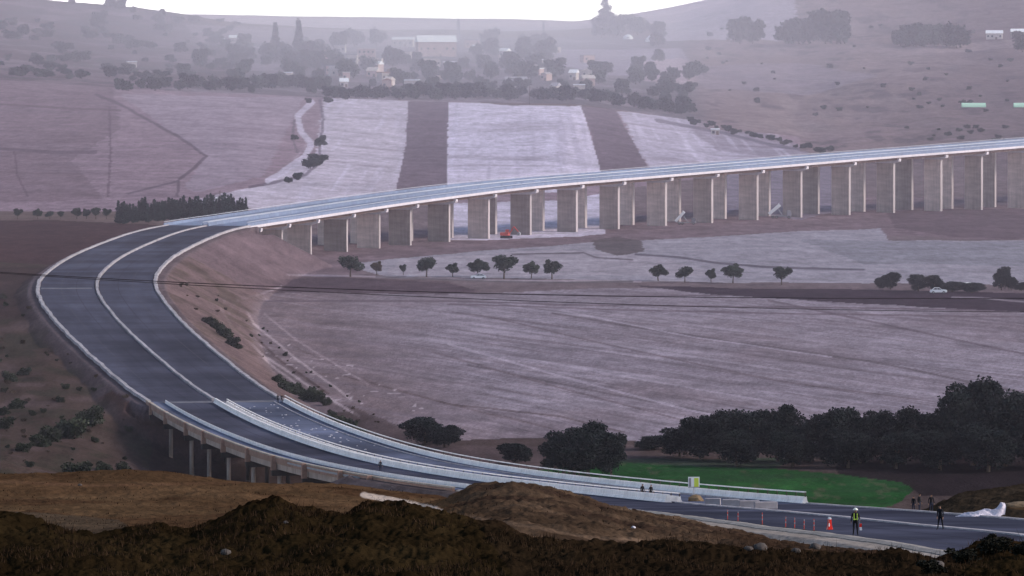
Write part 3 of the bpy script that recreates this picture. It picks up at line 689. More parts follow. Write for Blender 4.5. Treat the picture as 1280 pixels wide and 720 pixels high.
def trunk_mb(h, r, lobes):
    mb = MB(); top = Vector((random.uniform(-.1,.1)*h, random.uniform(-.1,.1)*h, h))
    mid = top*.5+Vector((random.uniform(-.05,.05)*h,0,0))
    mb.tube((0,0,-.4), mid, r, r*.75); mb.tube(mid, top, r*.75, r*.5)
    for l in lobes[:6]: mb.tube(top*.85, Vector(l[:3]), r*.4, r*.12, 6)
    return mb
def proto(name, leafmat, lobes, n, size, th, tr, seed, crown='crown', shell=.5):
    random.seed(seed)
    V, Fq = leaf_cloud(lobes, n, size, seed, shell=shell)
    cm = mesh_np(name+'_'+crown, V, Fq, M[leafmat])
    tm = None
    if th:
        b = trunk_mb(th, tr, lobes).b; bmesh.ops.recalc_face_normals(b, faces=b.faces[:]); tm = bpy.data.meshes.new(name+'_trunk'); b.to_mesh(tm); b.free(); tm.materials.append(M['bark'])
    return cm, tm
def lobes_round(seed, W_, H_, base, k=9, sq=.5):
    r = random.Random(seed); L = [(0,0,base+H_*.5, W_*.34,W_*.34,H_*.42)]
    for i in range(k):
        a = 2*math.pi*i/k+r.uniform(-.4,.4); d = W_*r.uniform(.16,.34); s = W_*r.uniform(.13,.24)
        L.append((d*math.cos(a), d*math.sin(a), base+H_*r.uniform(.2,.88), s, s, s*r.uniform(.65,1.0)))
    return L
PR = {}
for k in range(4): PR['broad%d'%k] = proto('broadleaf', 'leafdark', lobes_round(k+1, 9, 9.8, .1, 15), 12000, .21, 4.5, .32, 10+k, shell=.45)
for k in range(3): PR['olive%d'%k] = proto('olive', 'leafolive', lobes_round(k+21, 5.6, 3.9, 1.5, 8), 2600, .20, 2.2, .2, 20+k, shell=.35)
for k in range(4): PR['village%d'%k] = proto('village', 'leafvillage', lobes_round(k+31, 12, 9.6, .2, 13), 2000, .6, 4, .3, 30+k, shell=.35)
def lobes_cone(seed, W_, H_):
    r = random.Random(seed); L = []
    for i in range(7):
        t = i/6; w = W_*.5*(1-.62*t)*r.uniform(.85,1.2); L.append((r.uniform(-.2,.2), r.uniform(-.2,.2), .6+H_*(.08+.86*t), w, w, H_*.12))
    return L
for k in range(3): PR['conifer%d'%k] = proto('conifer', 'leafconifer', lobes_cone(k+41, 3.6, 9), 1300, .30, 1.5, .2, 40+k, shell=.3)
for k in range(3): PR['poplar%d'%k] = proto('poplar', 'leafvillage', lobes_cone(k+51, 5.5, 16), 1400, .55, 2.5, .3, 50+k, shell=.3)
for k in range(4):
    L = lobes_round(k+61, 3.2, 2.0, -.3, 7); PR['bush%d'%k] = proto('bush', 'leafscrub', L, 1500, .13, .7, .07, 60+k, 'foliage', shell=.35)
for k in range(2):
    L = lobes_round(k+71, 2.6, 1.5, -.2, 7); PR['dry%d'%k] = proto('dry_bush', 'leafdry', L, 900, .10, .5, .05, 70+k, 'foliage', shell=.3)
# tall gum tree with separate clumps
L = [(a_,b_,c_,d_*1.35,e_*1.35,f_*1.3) for a_,b_,c_,d_,e_,f_ in [(-2,0,17,2.4,2.4,1.8),(1.5,.5,19.5,2.6,2.4,1.8),(-1,.8,22.5,2.2,2,1.6),(2.8,-.5,15.5,2.2,2,1.6),(-3.2,.2,13.5,1.8,1.8,1.4),(.5,0,25,1.8,1.6,1.5),(3.2,.3,11.5,2.4,2.2,2),(-1.5,.3,10,2.6,2.4,2)]]
PR['gum0'] = proto('gum', 'leafvillage', L, 2600, .5, 14, .5, 81, shell=.25)

def plant(kind, name, p, label, cat, group=None, s=1.0, sz=None, rz=None, leaf=None, sink=0.0):
    cm, tm = PR[kind]
    o = empty(name, (p[0],p[1],p[2]-sink), random.uniform(0,6.28) if rz is None else rz); o.scale = (s, s, s*(sz or 1))
    tag(o, label, cat, group)
    c = link('foliage' if 'bush' in kind or 'dry' in kind else 'crown', cm, o)
    if leaf:
        c.material_slots[0].link = 'OBJECT'; c.material_slots[0].material = M[leaf]
    if tm: link('stem' if 'bush' in kind or 'dry' in kind else 'trunk', tm, o)
    return o
random.seed(11)
# dark trees behind the green field: (u, top v, base v, width px)
DT = [(818,541,562,40,'low dark bush at the left end of the dark tree belt'),
 (850,528,572,46,'dark rounded tree behind the left part of the green field'),(876,516,574,44,'dark tree left of the twin rounded crowns'),
 (905,502,576,52,'dark twin-crowned tree behind the sign, left crown'),(938,503,577,50,'dark tree with flat top in the middle left of the belt'),
 (972,500,577,50,'dark tree with a bulging round top above its neighbours'),(1003,520,577,44,'lower dark tree filling the dip beside the bulging one'),
 (1043,499,578,50,'dark upright tree standing clear after the dip'),(1075,512,579,46,'dark tree right of the upright one'),
 (1102,508,579,48,'dark tree with even crown in the belt above the flagman'),(1130,502,579,52,'dark broad tree between the flagman and the tall group'),
 (1160,506,580,50,'dark tree just left of the tall group'),(1188,497,581,50,'dark tree at the foot of the tall group'),
 (1216,470,582,66,'tallest dark tree with domed crown, left of a pair'),(1256,466,583,70,'tallest dark tree with domed crown, right of a pair'),(1296,478,584,66,'tall dark tree cut by the right edge of the picture'),
 (920,530,583,44,'dark tree in front of the twin crowns'),(990,535,584,46,'dark undergrowth tree at the edge of the green field'),
 (1060,530,585,46,'dark undergrowth tree in front of the upright one'),(1120,532,586,46,'dark undergrowth tree near the end of the green field'),(1175,530,588,54,'dark undergrowth tree in front of the tall group'),(1235,525,590,60,'dark undergrowth tree below the domed pair'),(1350,480,586,70,'dark tree just outside the right edge')]
for i,(u,vt,vb,w,lb) in enumerate(DT):
    p = ground(u, vb, 780, 1150); s = F/p.y
    sxy = w/s/8.2; hz = (vb-vt)/s/11.1
    plant('broad%d'%(i%4), 'tree', p, lb, 'tree', 'dark trees along the ditch', s=sxy*1.2, sz=hz/sxy/1.2)
# bushes and trees beyond the inner barrier
for u,vt,vb,w,lb in ((530,514,556,50,'dark round tree alone on the bank beyond the inner barrier'),(556,528,559,34,'small dark tree leaning against the round one on the bank'),
                     (645,548,580,36,'small dark green tree between the lone tree and the big dark clump'),
                     (705,534,602,50,'dark ragged tree at the left of the big clump beyond the barrier'),(735,530,604,52,'dark ragged tree in the middle of the big clump beyond the barrier'),
                     (764,531,596,32,'slim dark tree at the right of the big clump beyond the barrier'),(718,556,606,46,'low dark tree in front of the big clump')):
    p = ground(u, min(vb,594) if u > 600 else vb, 840 if u > 600 else 760, 1200); s = F/p.y; sxy = w/s/8.2
    plant('broad%d'%random.randint(0,3), 'tree', p, lb, 'tree', s=sxy*1.25, sz=(vb-vt)/s/11.6/sxy/1.25)
# olive row
OL = [(438,318,346,30,1),(471,327,344,16,1),(504,331,344,9,1),(533,320,346,27,0),(566,329,346,18,0),(598,324,346,27,0),(630,320,349,32,0),(664,327,348,20,0),(690,325,349,25,0),(823,331,351,24,0),(856,332,353,20,0),(889,336,353,15,1),(916,330,354,26,0),(977,334,356,24,0)]
names = ['bushy olive tree at the left end of the row under the bridge','low brown bush second in the row of olive trees','tiny sapling between the brown bush and the round olive','round olive tree right of the tiny sapling','small thin olive tree left of the white car','olive tree with flat crown above the white car','largest olive tree in the row, right of the white car','small olive tree after the largest one','leaning olive tree at the right end of the first row','olive tree starting the second row after the gap','smaller olive second in the second row','sparse young olive in the second row','big loose olive at the right of the second row','solitary green olive before the dark strip']
for (u,vt,vb,w,t),lb in zip(OL,names):
    p = ground(u, vb, 1300, 1900); s = F/p.y; sxy = w/s/5.0
    plant('olive%d'%random.randint(0,2), 'olive_tree', p, lb, 'olive tree', 'olive trees along the farm road', s=sxy, sz=(vb-vt)/s/5.4/sxy, leaf='leafdry' if lb.startswith('low brown') else None)
for u,vt,vb,w,lb in ((1100,345,362,14,'thin dark shrub left of the roadside clump'),(1113,340,362,24,'dark bushy tree at the left of the dark strip'),(1148,342,364,28,'dark bushy tree left of the parked white car'),(1168,343,364,26,'dark bushy tree behind the parked white car'),
                     (1190,352,365,34,'low hedge bush just right of the parked white car'),(1215,354,366,34,'low dark hedge bush beside the white trailer'),(1252,334,363,22,'upright dark tree near the right edge by the farm road'),(1264,345,363,18,'small tree leaning on the upright one'),(1277,353,364,18,'low bush at the right edge by the farm road')):
    p = ground(u, vb, 1300, 1900); s = F/p.y; sxy = w/s/8.2
    plant('broad%d'%random.randint(0,3), 'tree', p, lb, 'tree', s=sxy, sz=(vb-vt)/s/9.8/sxy)
# conifer plantation left of the bridge
random.seed(5)
for i in range(44):
    u = 148+ i*3.7; vb = 281-(u-148)*.07+random.uniform(-3,0); h = random.uniform(20,27) if u < 290 else 19
    p = ground(u, vb, 1650, 2400); s = F/p.y
    plant('conifer%d'%(i%3), 'conifer_tree', p, 'dark conifer in the dense plantation left of the bridge', 'conifer', 'conifers of the plantation', s=h/s/9.6*1.05, sz=random.uniform(.9,1.1))
for u,w in ((22,12),(47,12),(62,10),(76,9),(96,14),(108,12),(120,13),(133,12)):
    p = ground(u, 274, 1650, 2400); s = F/p.y
    plant('olive%d'%random.randint(0,2), 'tree', p, 'small dark tree in the thin line beyond the ploughed field', 'tree', 'small trees left of the plantation', s=w/s/5)
# roadside bushes on the inner slope
random.seed(8)
BUS = [(262,402,18),(272,408,22),(281,417,24),(290,428,22),(297,433,14),(346,474,18),(357,483,24),(370,487,26),(385,494,28),(397,497,22),(408,503,16),(424,527,26),(437,531,24),(415,517,14),(452,541,14),(470,548,12)]
for i,(u,v,w) in enumerate(BUS):
    p = ground(u, v+w*.22, 850, 1500); s = F/p.y
    plant('bush%d'%(i%4), 'bush', p, 'dark green bush on the inner slope between the kerb and the mown field', 'bush', 'bushes on the inner slope', s=w/s/2.8, sz=.9)
for i in range(40):
    t_ = random.random(); u = 205+t_*230+random.uniform(4,55); v = 352+t_*185+random.uniform(-6,10)
    p = ground(u, v, 850, 1600); s = F/p.y
    plant(random.choice(['dry0','dry1','bush2']), 'scrub_bush', p, 'small scrub tuft on the bare inner slope of the bend', 'bush', 'scrub tufts on the inner slope', s=random.uniform(3,8)/s/2.8)
# left hillside scrub
for i,(u,v,w,lb) in enumerate([(88,537,52,'large dark bush above the reddish cutting'),(112,522,44,'dark bush just left of the viaduct end'),(62,545,34,'dark bush on the left of the large one'),(52,552,30,'low dark bush at the foot of the large one'),(98,589,40,'dark low bush under the reddish cutting'),(20,506,24,'round dark bush on the left hillside'),(12,472,22,'dark bush high on the left hillside'),(30,465,20,'small bush beside the kerb on the left hillside'),(5,530,30,'dark bush cut by the left edge'),(3,515,22,'small dark bush at the left edge'),(75,500,14,'small bush between kerb and large bush'),(118,487,9,'tiny dark bush by the outer kerb'),(30,560,24,'scrubby bush below the left edge bushes'),(130,585,26,'scrubby bush by the foot of the viaduct slope'),(155,588,24,'scrubby bush near the first columns')]):
    p = ground(u, v+w*.2, 850, 1500); s = F/p.y
    plant('bush%d'%(i%4), 'bush', p, lb, 'bush', s=w/s/2.9, sz=.85)
random.seed(9)
for i in range(70):
    u = random.uniform(-10,165); v = random.uniform(372,585)
    if u > (97 if v < 440 else 97+(v-440)*1.3)-14 or (v < 440 and u > 40): continue
    p = ground(u, v, 850, 1500); s = F/p.y; w = random.uniform(4,12)
    plant(random.choice(['bush0','bush1','dry0','dry1','dry1']), 'scrub_bush', p, 'low scrub bush scattered over the left hillside', 'bush', 'scrub on the left hillside', s=w/s/2.8)
# shrubs by the far stream and field edges
random.seed(10)
for (u,v,w) in [(400,180,14),(396,205,20),(388,208,18),(372,222,12),(360,226,10),(404,172,8),(368,172,9),(386,126,8),(410,126,10)]:
    p = ground(u, v+3, 2000, 3400); s = F/p.y
    plant('village%d'%random.randint(0,3), 'shrub', p, 'dark shrub beside the pale stream bed beyond the bridge', 'shrub', 'shrubs by the stream bed', s=w/s/9, sz=.7, leaf='leafconifer')
for i in range(26):
    t = i/25; u = 862+t*175+random.uniform(-3,3); v = 154+t*38+random.uniform(-3,2)
    p = ground(u, v, 2300, 3600); s = F/p.y
    plant('village%d'%random.randint(0,3), 'shrub', p, 'small dark shrub in the hedge line descending to the bridge', 'shrub', 'hedge line shrubs', s=random.uniform(5,10)/s/9, sz=.7, leaf='leafconifer')
for i in range(24):
    u = random.uniform(1120,1275); v = random.uniform(160,178) if i%3 else random.uniform(125,140)
    p = ground(u, v, 2300, 4200); s = F/p.y
    plant('village%d'%random.randint(0,3), 'shrub', p, 'small dark shrub dotted on the right hillside', 'shrub', 'shrubs on the right hillside', s=random.uniform(4,9)/s/9, sz=.6, leaf='leafconifer')
for i in range(60):
    u = random.uniform(880,1275); v = random.uniform(30,150)
    if u < 1000 and v > 130: continue
    p = ground(u, v, 2600, 5600); s = F/p.y
    plant('village%d'%(i%4), 'shrub', p, 'small shrub scattered over the purple right hill', 'shrub', 'scattered shrubs of the right hill', s=random.uniform(3,8)/s/10, sz=.7, leaf='leafconifer' if i%2 else None)
# ---- village trees
random.seed(12)
GV = 'trees among the village houses'
n = 0
while n < 150:
    u = random.uniform(290,880); v = random.uniform(56,128)
    if v > 122+(u-560)*.02 + (18 if u>820 else 0): continue
    if 690 < u < 790 and 58 < v < 92: continue
    if u > 780 and v < 92 and random.random() < .7: continue
    if v < 84 and 430 < u < 590 and random.random() < .55: continue
    p = ground(u, v, 3000, 5200); s = F/p.y
    h = random.uniform(12,26)*(1 if v < 100 else .8)
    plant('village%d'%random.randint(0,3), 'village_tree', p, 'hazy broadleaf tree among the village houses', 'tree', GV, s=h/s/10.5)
    n += 1
for i in range(60):                     # dense belt at the lower edge of the village
    u = 150+i*12.3+random.uniform(-5,5); v = (113 if u < 400 else 125 if u < 720 else 127+(u-720)*.13)+random.uniform(-5,1)
    if u > 872: v = 140+random.uniform(-6,6); u = 800+random.uniform(0,70)
    p = ground(u, v, 2700, 4400); s = F/p.y
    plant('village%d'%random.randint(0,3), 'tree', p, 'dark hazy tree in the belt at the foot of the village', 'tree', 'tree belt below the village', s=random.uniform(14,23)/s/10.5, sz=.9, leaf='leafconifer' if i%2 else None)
for (u,vb,h,k,lb) in ((344,72,44,'poplar0','tall hazy poplar left of the village, first of two'),(373,74,50,'poplar1','tall hazy poplar left of the village, second of two'),(250,84,24,'village1','rounded tree on the lower left hillside'),
                      (756,45,48,'gum0','tall gum tree with airy clumped crown on the skyline'),(768,47,32,'village0','dense tree beside the tall gum on the skyline'),(752,47,30,'village2','dense tree under the tall gum on the skyline'),(797,44,26,'village3','tree between the two white domes'),(823,46,20,'village1','tree behind the right white dome'),
                      (925,55,34,'village0','loose green tree alone on the pale slope'),(941,55,30,'village3','loose green tree right of its twin on the pale slope'),
                      (986,55,34,'village2','dark tree at the left of the block on the right slope'),(999,55,34,'village1','dark tree in the middle of the block on the right slope'),(1012,55,32,'village3','dark tree right of the middle of the block on the right slope'),(1032,55,42,'village0','tall dark tree on the right slope'),(1046,55,44,'village1','tallest dark tree on the right slope'),
                      (1196,60,34,'village2','big dark tree below the white farm building'),(1278,65,26,'village0','dark tree at the right edge by the white farm building')):
    p = ground(u, vb, 3500, 5900); s = F/p.y
    H_ = 26.5 if k.startswith('gum') else 17.0 if k.startswith('pop') else 10.3
    plant(k, 'hill_tree', p, lb, 'tree', s=h/s/H_, leaf=None if u < 960 else 'leafconifer')
for i in range(16):
    u = 1122+i*4.6; p = ground(u, 57+random.uniform(-2,2), 3500, 5900); s = F/p.y
    plant('village%d'%(i%4), 'tree', p, 'hazy tree of the long grove on the upper right slope', 'tree', 'grove on the upper right slope', s=random.uniform(18,27)/s/10.3)
for i in range(130):                     # bushy left hill
    u = random.uniform(0,300); v = random.uniform(24,108)
    p = ground(u, v, 3200, 5900); s = F/p.y
    plant('village%d'%(i%4), 'shrub', p, 'hazy dark shrub on the upper left hill', 'shrub', 'shrubs on the upper left hill', s=random.uniform(6,19)/s/10, sz=random.uniform(.5,.8), leaf='leafconifer' if i%3 else None)
for (u,vb,h,lb) in ((137,8,14,'skyline tree at the top left'),(150,10,16,'rounded skyline tree at the top left'),(90,4,9,'low bush on the top left skyline'),(167,14,9,'low round bush on the left skyline'),(203,18,9,'last round bush on the left skyline')):
    p = ground(u, vb+2, 4900, 5500); s = F/p.y
    plant('village%d'%random.randint(0,3), 'skyline_tree', p, lb, 'tree', s=h/s/10, leaf='leafconifer')

# ------------------------------------------------------------------ village buildings
def house(p, w, d, h, rz, wallm, roof, roofm, label, cat='house', nwin=3, name='house', storeys=1, group=None):
    o = empty(name, (p[0],p[1],p[2]-.4), rz); tag(o, label, cat, group)
    MB().box((0,0,h/2),(w,d,h)).build('wall', M[wallm], o)
    if roof == 'gable':
        MB().prism([(-w/2-.4,0),(w/2+.4,0),(0,w*.22)],-d/2-.4,d/2+.4).build('roof', M[roofm], o, loc=(0,0,h+.01))
    elif roof == 'long':
        m_ = MB(); v = [(-w/2-.5,-d/2-.5,0),(w/2+.5,-d/2-.5,0),(w/2+.5,0,d*.28),(-w/2-.5,0,d*.28),(-w/2-.5,d/2+.5,0),(w/2+.5,d/2+.5,0)]
        vs = [m_.b.verts.new(q) for q in v]
        for f in ((0,1,2,3),(3,2,5,4),(0,3,4),(1,5,2),(0,4,5,1)): m_.b.faces.new([vs[i] for i in f])
        m_.build('roof', M[roofm], o, loc=(0,0,h+.01))
    else:
        MB().box((0,0,.25),(w+.5,d+.5,.5)).build('roof', M[roofm], o, loc=(0,0,h+.01))
    for st in range(storeys):
        for i in range(nwin):
            x = -w/2+w*(i+.5)/nwin; z = h*(st+.55)/storeys
            if st == 0 and i == nwin//2:
                MB().box((x,-d/2-.04,1.1),(1.4,.12,2.2)).build('door', M['fascia2'], o)
            else:
                MB().box((x,-d/2-.04,z),(1.3,.12,1.4)).build('window', M['glass'], o)
    return o
HS = [(458,76,22,9,12,'plasterpink','flat','plaster',2,4,'pale two-storey house with terraces in the middle left of the village'),
 (440,80,14,7,10,'plaster','flat','roofgrey',1,3,'small grey-roofed house left of the terraced house'),
 (470,84,16,6,9,'plaster','flat','plaster',1,3,'pale cottage right below the terraced house'),
 (504,58,26,6,8,'plaster','long','roofwhite',1,4,'long shed with white roof left of the big white-roofed hall'),
 (505,74,18,6,10,'plaster','flat','roofgrey',1,3,'low house below the long shed'),
 (545,70,48,11,18,'plasterpink','long','roofwhite',1,6,'big hall with long bright white roof in the middle of the village'),
 (540,84,20,6,9,'plaster','flat','plaster',1,4,'white cottage in front of the big hall'),
 (562,86,16,5,8,'plaster','flat','roofwhite',1,3,'little white-roofed cottage right of the front cottage'),
 (515,112,18,6,9,'plaster','flat','roofwhite',1,3,'white house at the foot of the village, near the dark stripe'),
 (484,112,12,6,9,'plasterpink','gable','roofred',1,2,'pink house with tiled roof at the foot of the village'),
 (540,108,12,5,8,'plaster','flat','roofgrey',1,2,'small grey-roofed hut right of the foot house'),
 (645,112,26,6,9,'plaster','long','roofgrey',1,4,'long low farm building right of the village centre'),
 (628,84,10,8,8,'plaster','flat','plaster',2,2,'narrow pale tower house among the trees'),
 (664,92,14,6,8,'plaster','flat','plaster',1,2,'pale cottage among trees right of the tower house'),
 (724,118,14,6,9,'plaster','flat','roofwhite',1,2,'white-roofed house at the right end of the village foot'),
 (300,54,26,5,8,'plaster','long','roofwhite',1,3,'long low white building on the left hill'),
 (275,54,12,4,7,'plaster','flat','roofwhite',1,2,'short white shed beside the long low building on the left hill'),
 (405,76,16,6,9,'plasterpink','gable','roofred',1,3,'pink house right of the two poplars'),
 (360,100,10,5,8,'plaster','flat','roofwhite',1,2,'small white house at the foot of the left hill'),
 (165,84,12,4,7,'plaster','flat','roofwhite',1,2,'tiny white hut on the left hill slope'),
 (425,66,14,6,9,'plaster','flat','roofgrey',1,3,'grey-roofed house behind the pink one'),
 (590,60,18,7,9,'plasterpink','flat','roofgrey',1,3,'pinkish house at the foot of the minaret'),
 (1243,49,20,5,9,'plaster','long','roofwhite',1,4,'white farm building on the upper right slope'),
 (1274,47,20,5,9,'plaster','long','roofwhite',1,4,'white farm building cut by the right edge'),
 (894,168,10,3,6,'plaster','flat','roofwhite',1,2,'small white hut by the hedge line beyond the bridge')]
for (u,v,wp,h,d,wm,rf,rm,stor,nw,lb) in HS:
    p = ground(u, v, 2500, 5900); s = F/p.y
    house(p, wp/s, d, h, random.uniform(-.15,.15), wm, rf, rm, lb, nwin=nw, storeys=stor)
random.seed(77)
for i in range(26):
    u = random.uniform(395,745); v = random.uniform(64,120); p = ground(u, v, 3000, 5200); s = F/p.y
    if i < 6: u = random.uniform(1090,1260); v = random.uniform(60,64)
    house(p, random.uniform(7,15)/s, 8, random.uniform(3.5,6), random.uniform(-.5,.5), random.choice(['plaster','plasterpink']), random.choice(['flat','gable','long']), random.choice(['roofwhite','roofred','roofgrey','plaster']), 'small pale house half hidden among the village trees', nwin=2, group='small houses among the trees')
# white shed by the plantation
p = ground(279,256,1900,2700); house(p, 17/(F/p.y), 5, 2.6, 0, 'plaster','flat','roofwhite','small white-roofed shed behind the conifer plantation','shed',2,'shed')
# minarets
def minaret(u, vb, hpx, wpx, label):
    p = ground(u, vb, 3500, 5600); s = F/p.y; h = hpx/s; w = wpx/s
    o = empty('minaret', (p.x,p.y,p.z-1)); tag(o, label, 'minaret')
    MB().box((0,0,h*.4),(w,w,h*.8)).build('shaft', M['plaster' if False else 'roofgrey'], o)
    MB().box((0,0,h*.82),(w*1.35,w*1.35,h*.04)).build('balcony', M['roofgrey'], o)
    MB().box((0,0,h*.90),(w*.6,w*.6,h*.14)).ball((0,0,h*.97),w*.34).build('lantern', M['roofgrey'], o)
minaret(573, 50, 28, 4.2, 'square dark minaret on the skyline above the big white-roofed hall')
minaret(679.5, 42, 17, 2.6, 'slim dark tower on the skyline right of the minaret')
for u,v,w,lb in ((785,49,13,'smaller white dome tent left on the pale slope'),(815,52,17,'larger white dome tent right on the pale slope')):
    p = ground(u, v, 3500, 5900); s = F/p.y; r = w/s/2
    o = empty('dome_tent', p); tag(o, lb, 'dome')
    MB().ball((0,0,0), r, (1,1,.95), 3).build('shell', M['roofwhite'], o, smooth=True)
    MB().box((0,-r*.93,r*.22),(r*.5,.3,r*.45)).build('door', M['roofgrey'], o)
for u,v,w,lb in ((1217,134,30,'low pale green sheet tunnel on the right hillside'),(1277,134,20,'bright green sheet tunnel at the right edge of the hillside')):
    p = ground(u, v, 2500, 4800); s = F/p.y; L_ = w/s; r = 3.2
    o = empty('polytunnel', p); tag(o, lb, 'greenhouse')
    mb = MB(); prof = [(r*math.cos(t), r*.8*math.sin(t)) for t in np.linspace(0, math.pi, 10)]
    mb.prism(prof, -L_/2, L_/2); q = mb.build('cover', M['greentent'], o); q.rotation_euler = (0,0,R(90))
    MB().box((L_/2+.05,0,1),(.1,2,2)).build('door', M['roofgrey'], o)

# ------------------------------------------------------------------ vehicles
def car(p, rz, label, est=False):
    o = empty('parked_car', p, rz); tag(o, label, 'car')
    roof = 1.48
    low = MB(); low.prism([(-2.1,.35),(-2.15,.75),(-2.0,.92),(-1.2,1.0),(1.35,1.0),(2.1,.9),(2.15,.5),(2.05,.3)],-.86,.86); b = low.build('body', M['paintwhite'], o, bevel=.05)
    top = MB(); back = 1.95 if est else 1.6
    top.prism([(-.95,1.0),(-.25,roof),(1.0,roof),(back,1.0)],-.74,.74); top.build('cabin', M['paintwhite'], o, bevel=.04)
    for s in (-1,1):
        MB().prism([(-.72,1.04),(-.2,roof-.08),(.3,roof-.08),(.3,1.04)], s*.752-.004, s*.752+.004).build('window', M['glass'], o)
        MB().prism([(.4,1.04),(.4,roof-.08),(.95,roof-.08),(back-.25,1.04)], s*.752-.004, s*.752+.004).build('window', M['glass'], o)
        MB().box((-2.12,s*.6,.72),(.08,.35,.16)).build('headlight', M['lamp'], o)
        MB().box((2.12,s*.62,.74),(.08,.3,.18)).build('tail_light', M['red'], o)
        for x in (-1.3,1.3):
            w = MB().tube((x,s*.70,.33),(x,s*.90,.33),.33,n=16).build('wheel', M['tyre'], o)
            MB().tube((x,s*.88,.33),(x,s*.915,.33),.18,n=12).build('rim', M['metal'], w)
    ws = MB().box((0,0,0),(.02,1.3,.62)).build('windscreen', M['glass'], o, loc=(-.62,0,1.24)); ws.rotation_euler = (0,R(55.5),0); ws.location = (-.625,0,1.245)
    return o
p = ground(598,349,1350,1800); car(p, R(4), 'white estate car parked under the olive trees on the farm road', True).scale = (1.05,)*3
p = ground(1173,367,1300,1800); car(p, R(178), 'white car driving on the farm road at the edge of the dark strip').scale = (1.1,)*3
# white trailer tank
p = ground(1207,364,1300,1800); o = empty('trailer', p, R(10)); tag(o, 'small white trailer behind the low hedge right of the car', 'trailer')
MB().box((0,0,1.6),(3.2,2,1.7)).build('box_body', M['whitep'], o, bevel=.1)
MB().box((0,0,.65),(3.4,1.6,.15)).tube((-1.7,0,.65),(-3.2,0,.6),.07).build('chassis', M['metal'], o)
for s in (-1,1): MB().tube((0,s*.85,.4),(0,s*1.05,.4),.4,n=14).build('wheel', M['tyre'], o)
def tipper(p, rz, label, ang=50):
    o = empty('tipper_truck', p, rz); tag(o, label, 'truck')
    MB().box((0,0,.95),(7.4,.9,.3)).build('chassis', M['metal'], o)
    MB().prism([(-3.9,.8),(-3.95,1.8),(-3.6,2.9),(-2.2,2.95),(-2.2,.8)],-1.2,1.2).build('cab', M['roofgrey'], o, bevel=.06)
    MB().box((-3.82,0,2.25),(.12,2.0,.8),ry=R(17)).build('windscreen', M['glass'], o)
    bed = MB().box((-2.7,0,.75),(5.4,2.4,.12)).box((-2.7,1.15,1.3),(5.4,.1,1.1)).box((-2.7,-1.15,1.3),(5.4,.1,1.1)).box((-5.35,0,1.4),(.1,2.3,1.3))
    b = bed.build('tipping_bed', M['paintwhite'], o, loc=(3.6,0,.6)); b.rotation_euler = (0,R(ang),0)
    MB().tube((-.6,0,1.1),(1.1,0,3.6),.12).build('ram', M['metal'], o)
    for x in (-3,1.6,2.9):
        for s in (-1,1): 
            w = MB().tube((x,s*.95,.5),(x,s*1.25,.5),.5,n=16).build('wheel', M['tyre'], o); MB().tube((x,s*1.24,.5),(x,s*1.27,.5),.25,n=12).build('rim', M['metal'], w)
    return o
p = ground(858,281,1850,2300); tipper(p, R(175), 'tipper truck with raised white bed under the middle of the bridge', 48).scale=(.85,)*3
p = ground(976,273,1850,2300); tipper(p, R(178), 'tipper truck with raised bright white bed further right under the bridge', 40)
def excavator(p, rz, label):
    o = empty('excavator', p, rz); tag(o, label, 'excavator')
    for s in (-1,1): MB().box((0,s*1.1,.45),(3.6,.55,.9)).build('track', M['tyre'], o, bevel=.18)
    MB().box((.5,0,1.5),(2.8,2.4,1.1)).build('body', M['redpaint'], o, bevel=.1)
    MB().box((-.6,.7,2.3),(1.2,1.0,1.5)).build('cab', M['redpaint'], o, bevel=.08)
    MB().box((-1.22,.7,2.5),(.06,.8,.9)).build('window', M['glass'], o)
    MB().tube((-.9,-.3,1.6),(-2.6,-.3,4.0),.28,.22).build('boom', M['redpaint'], o)
    MB().tube((-2.6,-.3,4.0),(-4.3,-.3,2.2),.2,.15).build('arm', M['redpaint'], o)
    MB().prism([(-4.9,1.1),(-4.0,1.0),(-3.9,1.7),(-4.4,2.3),(-4.9,1.9)],-.8,.2).build('bucket', M['metal'], o)
p = ground(633,298,1700,2200); excavator(p, R(160), 'red excavator standing at the foot of a bridge pier')

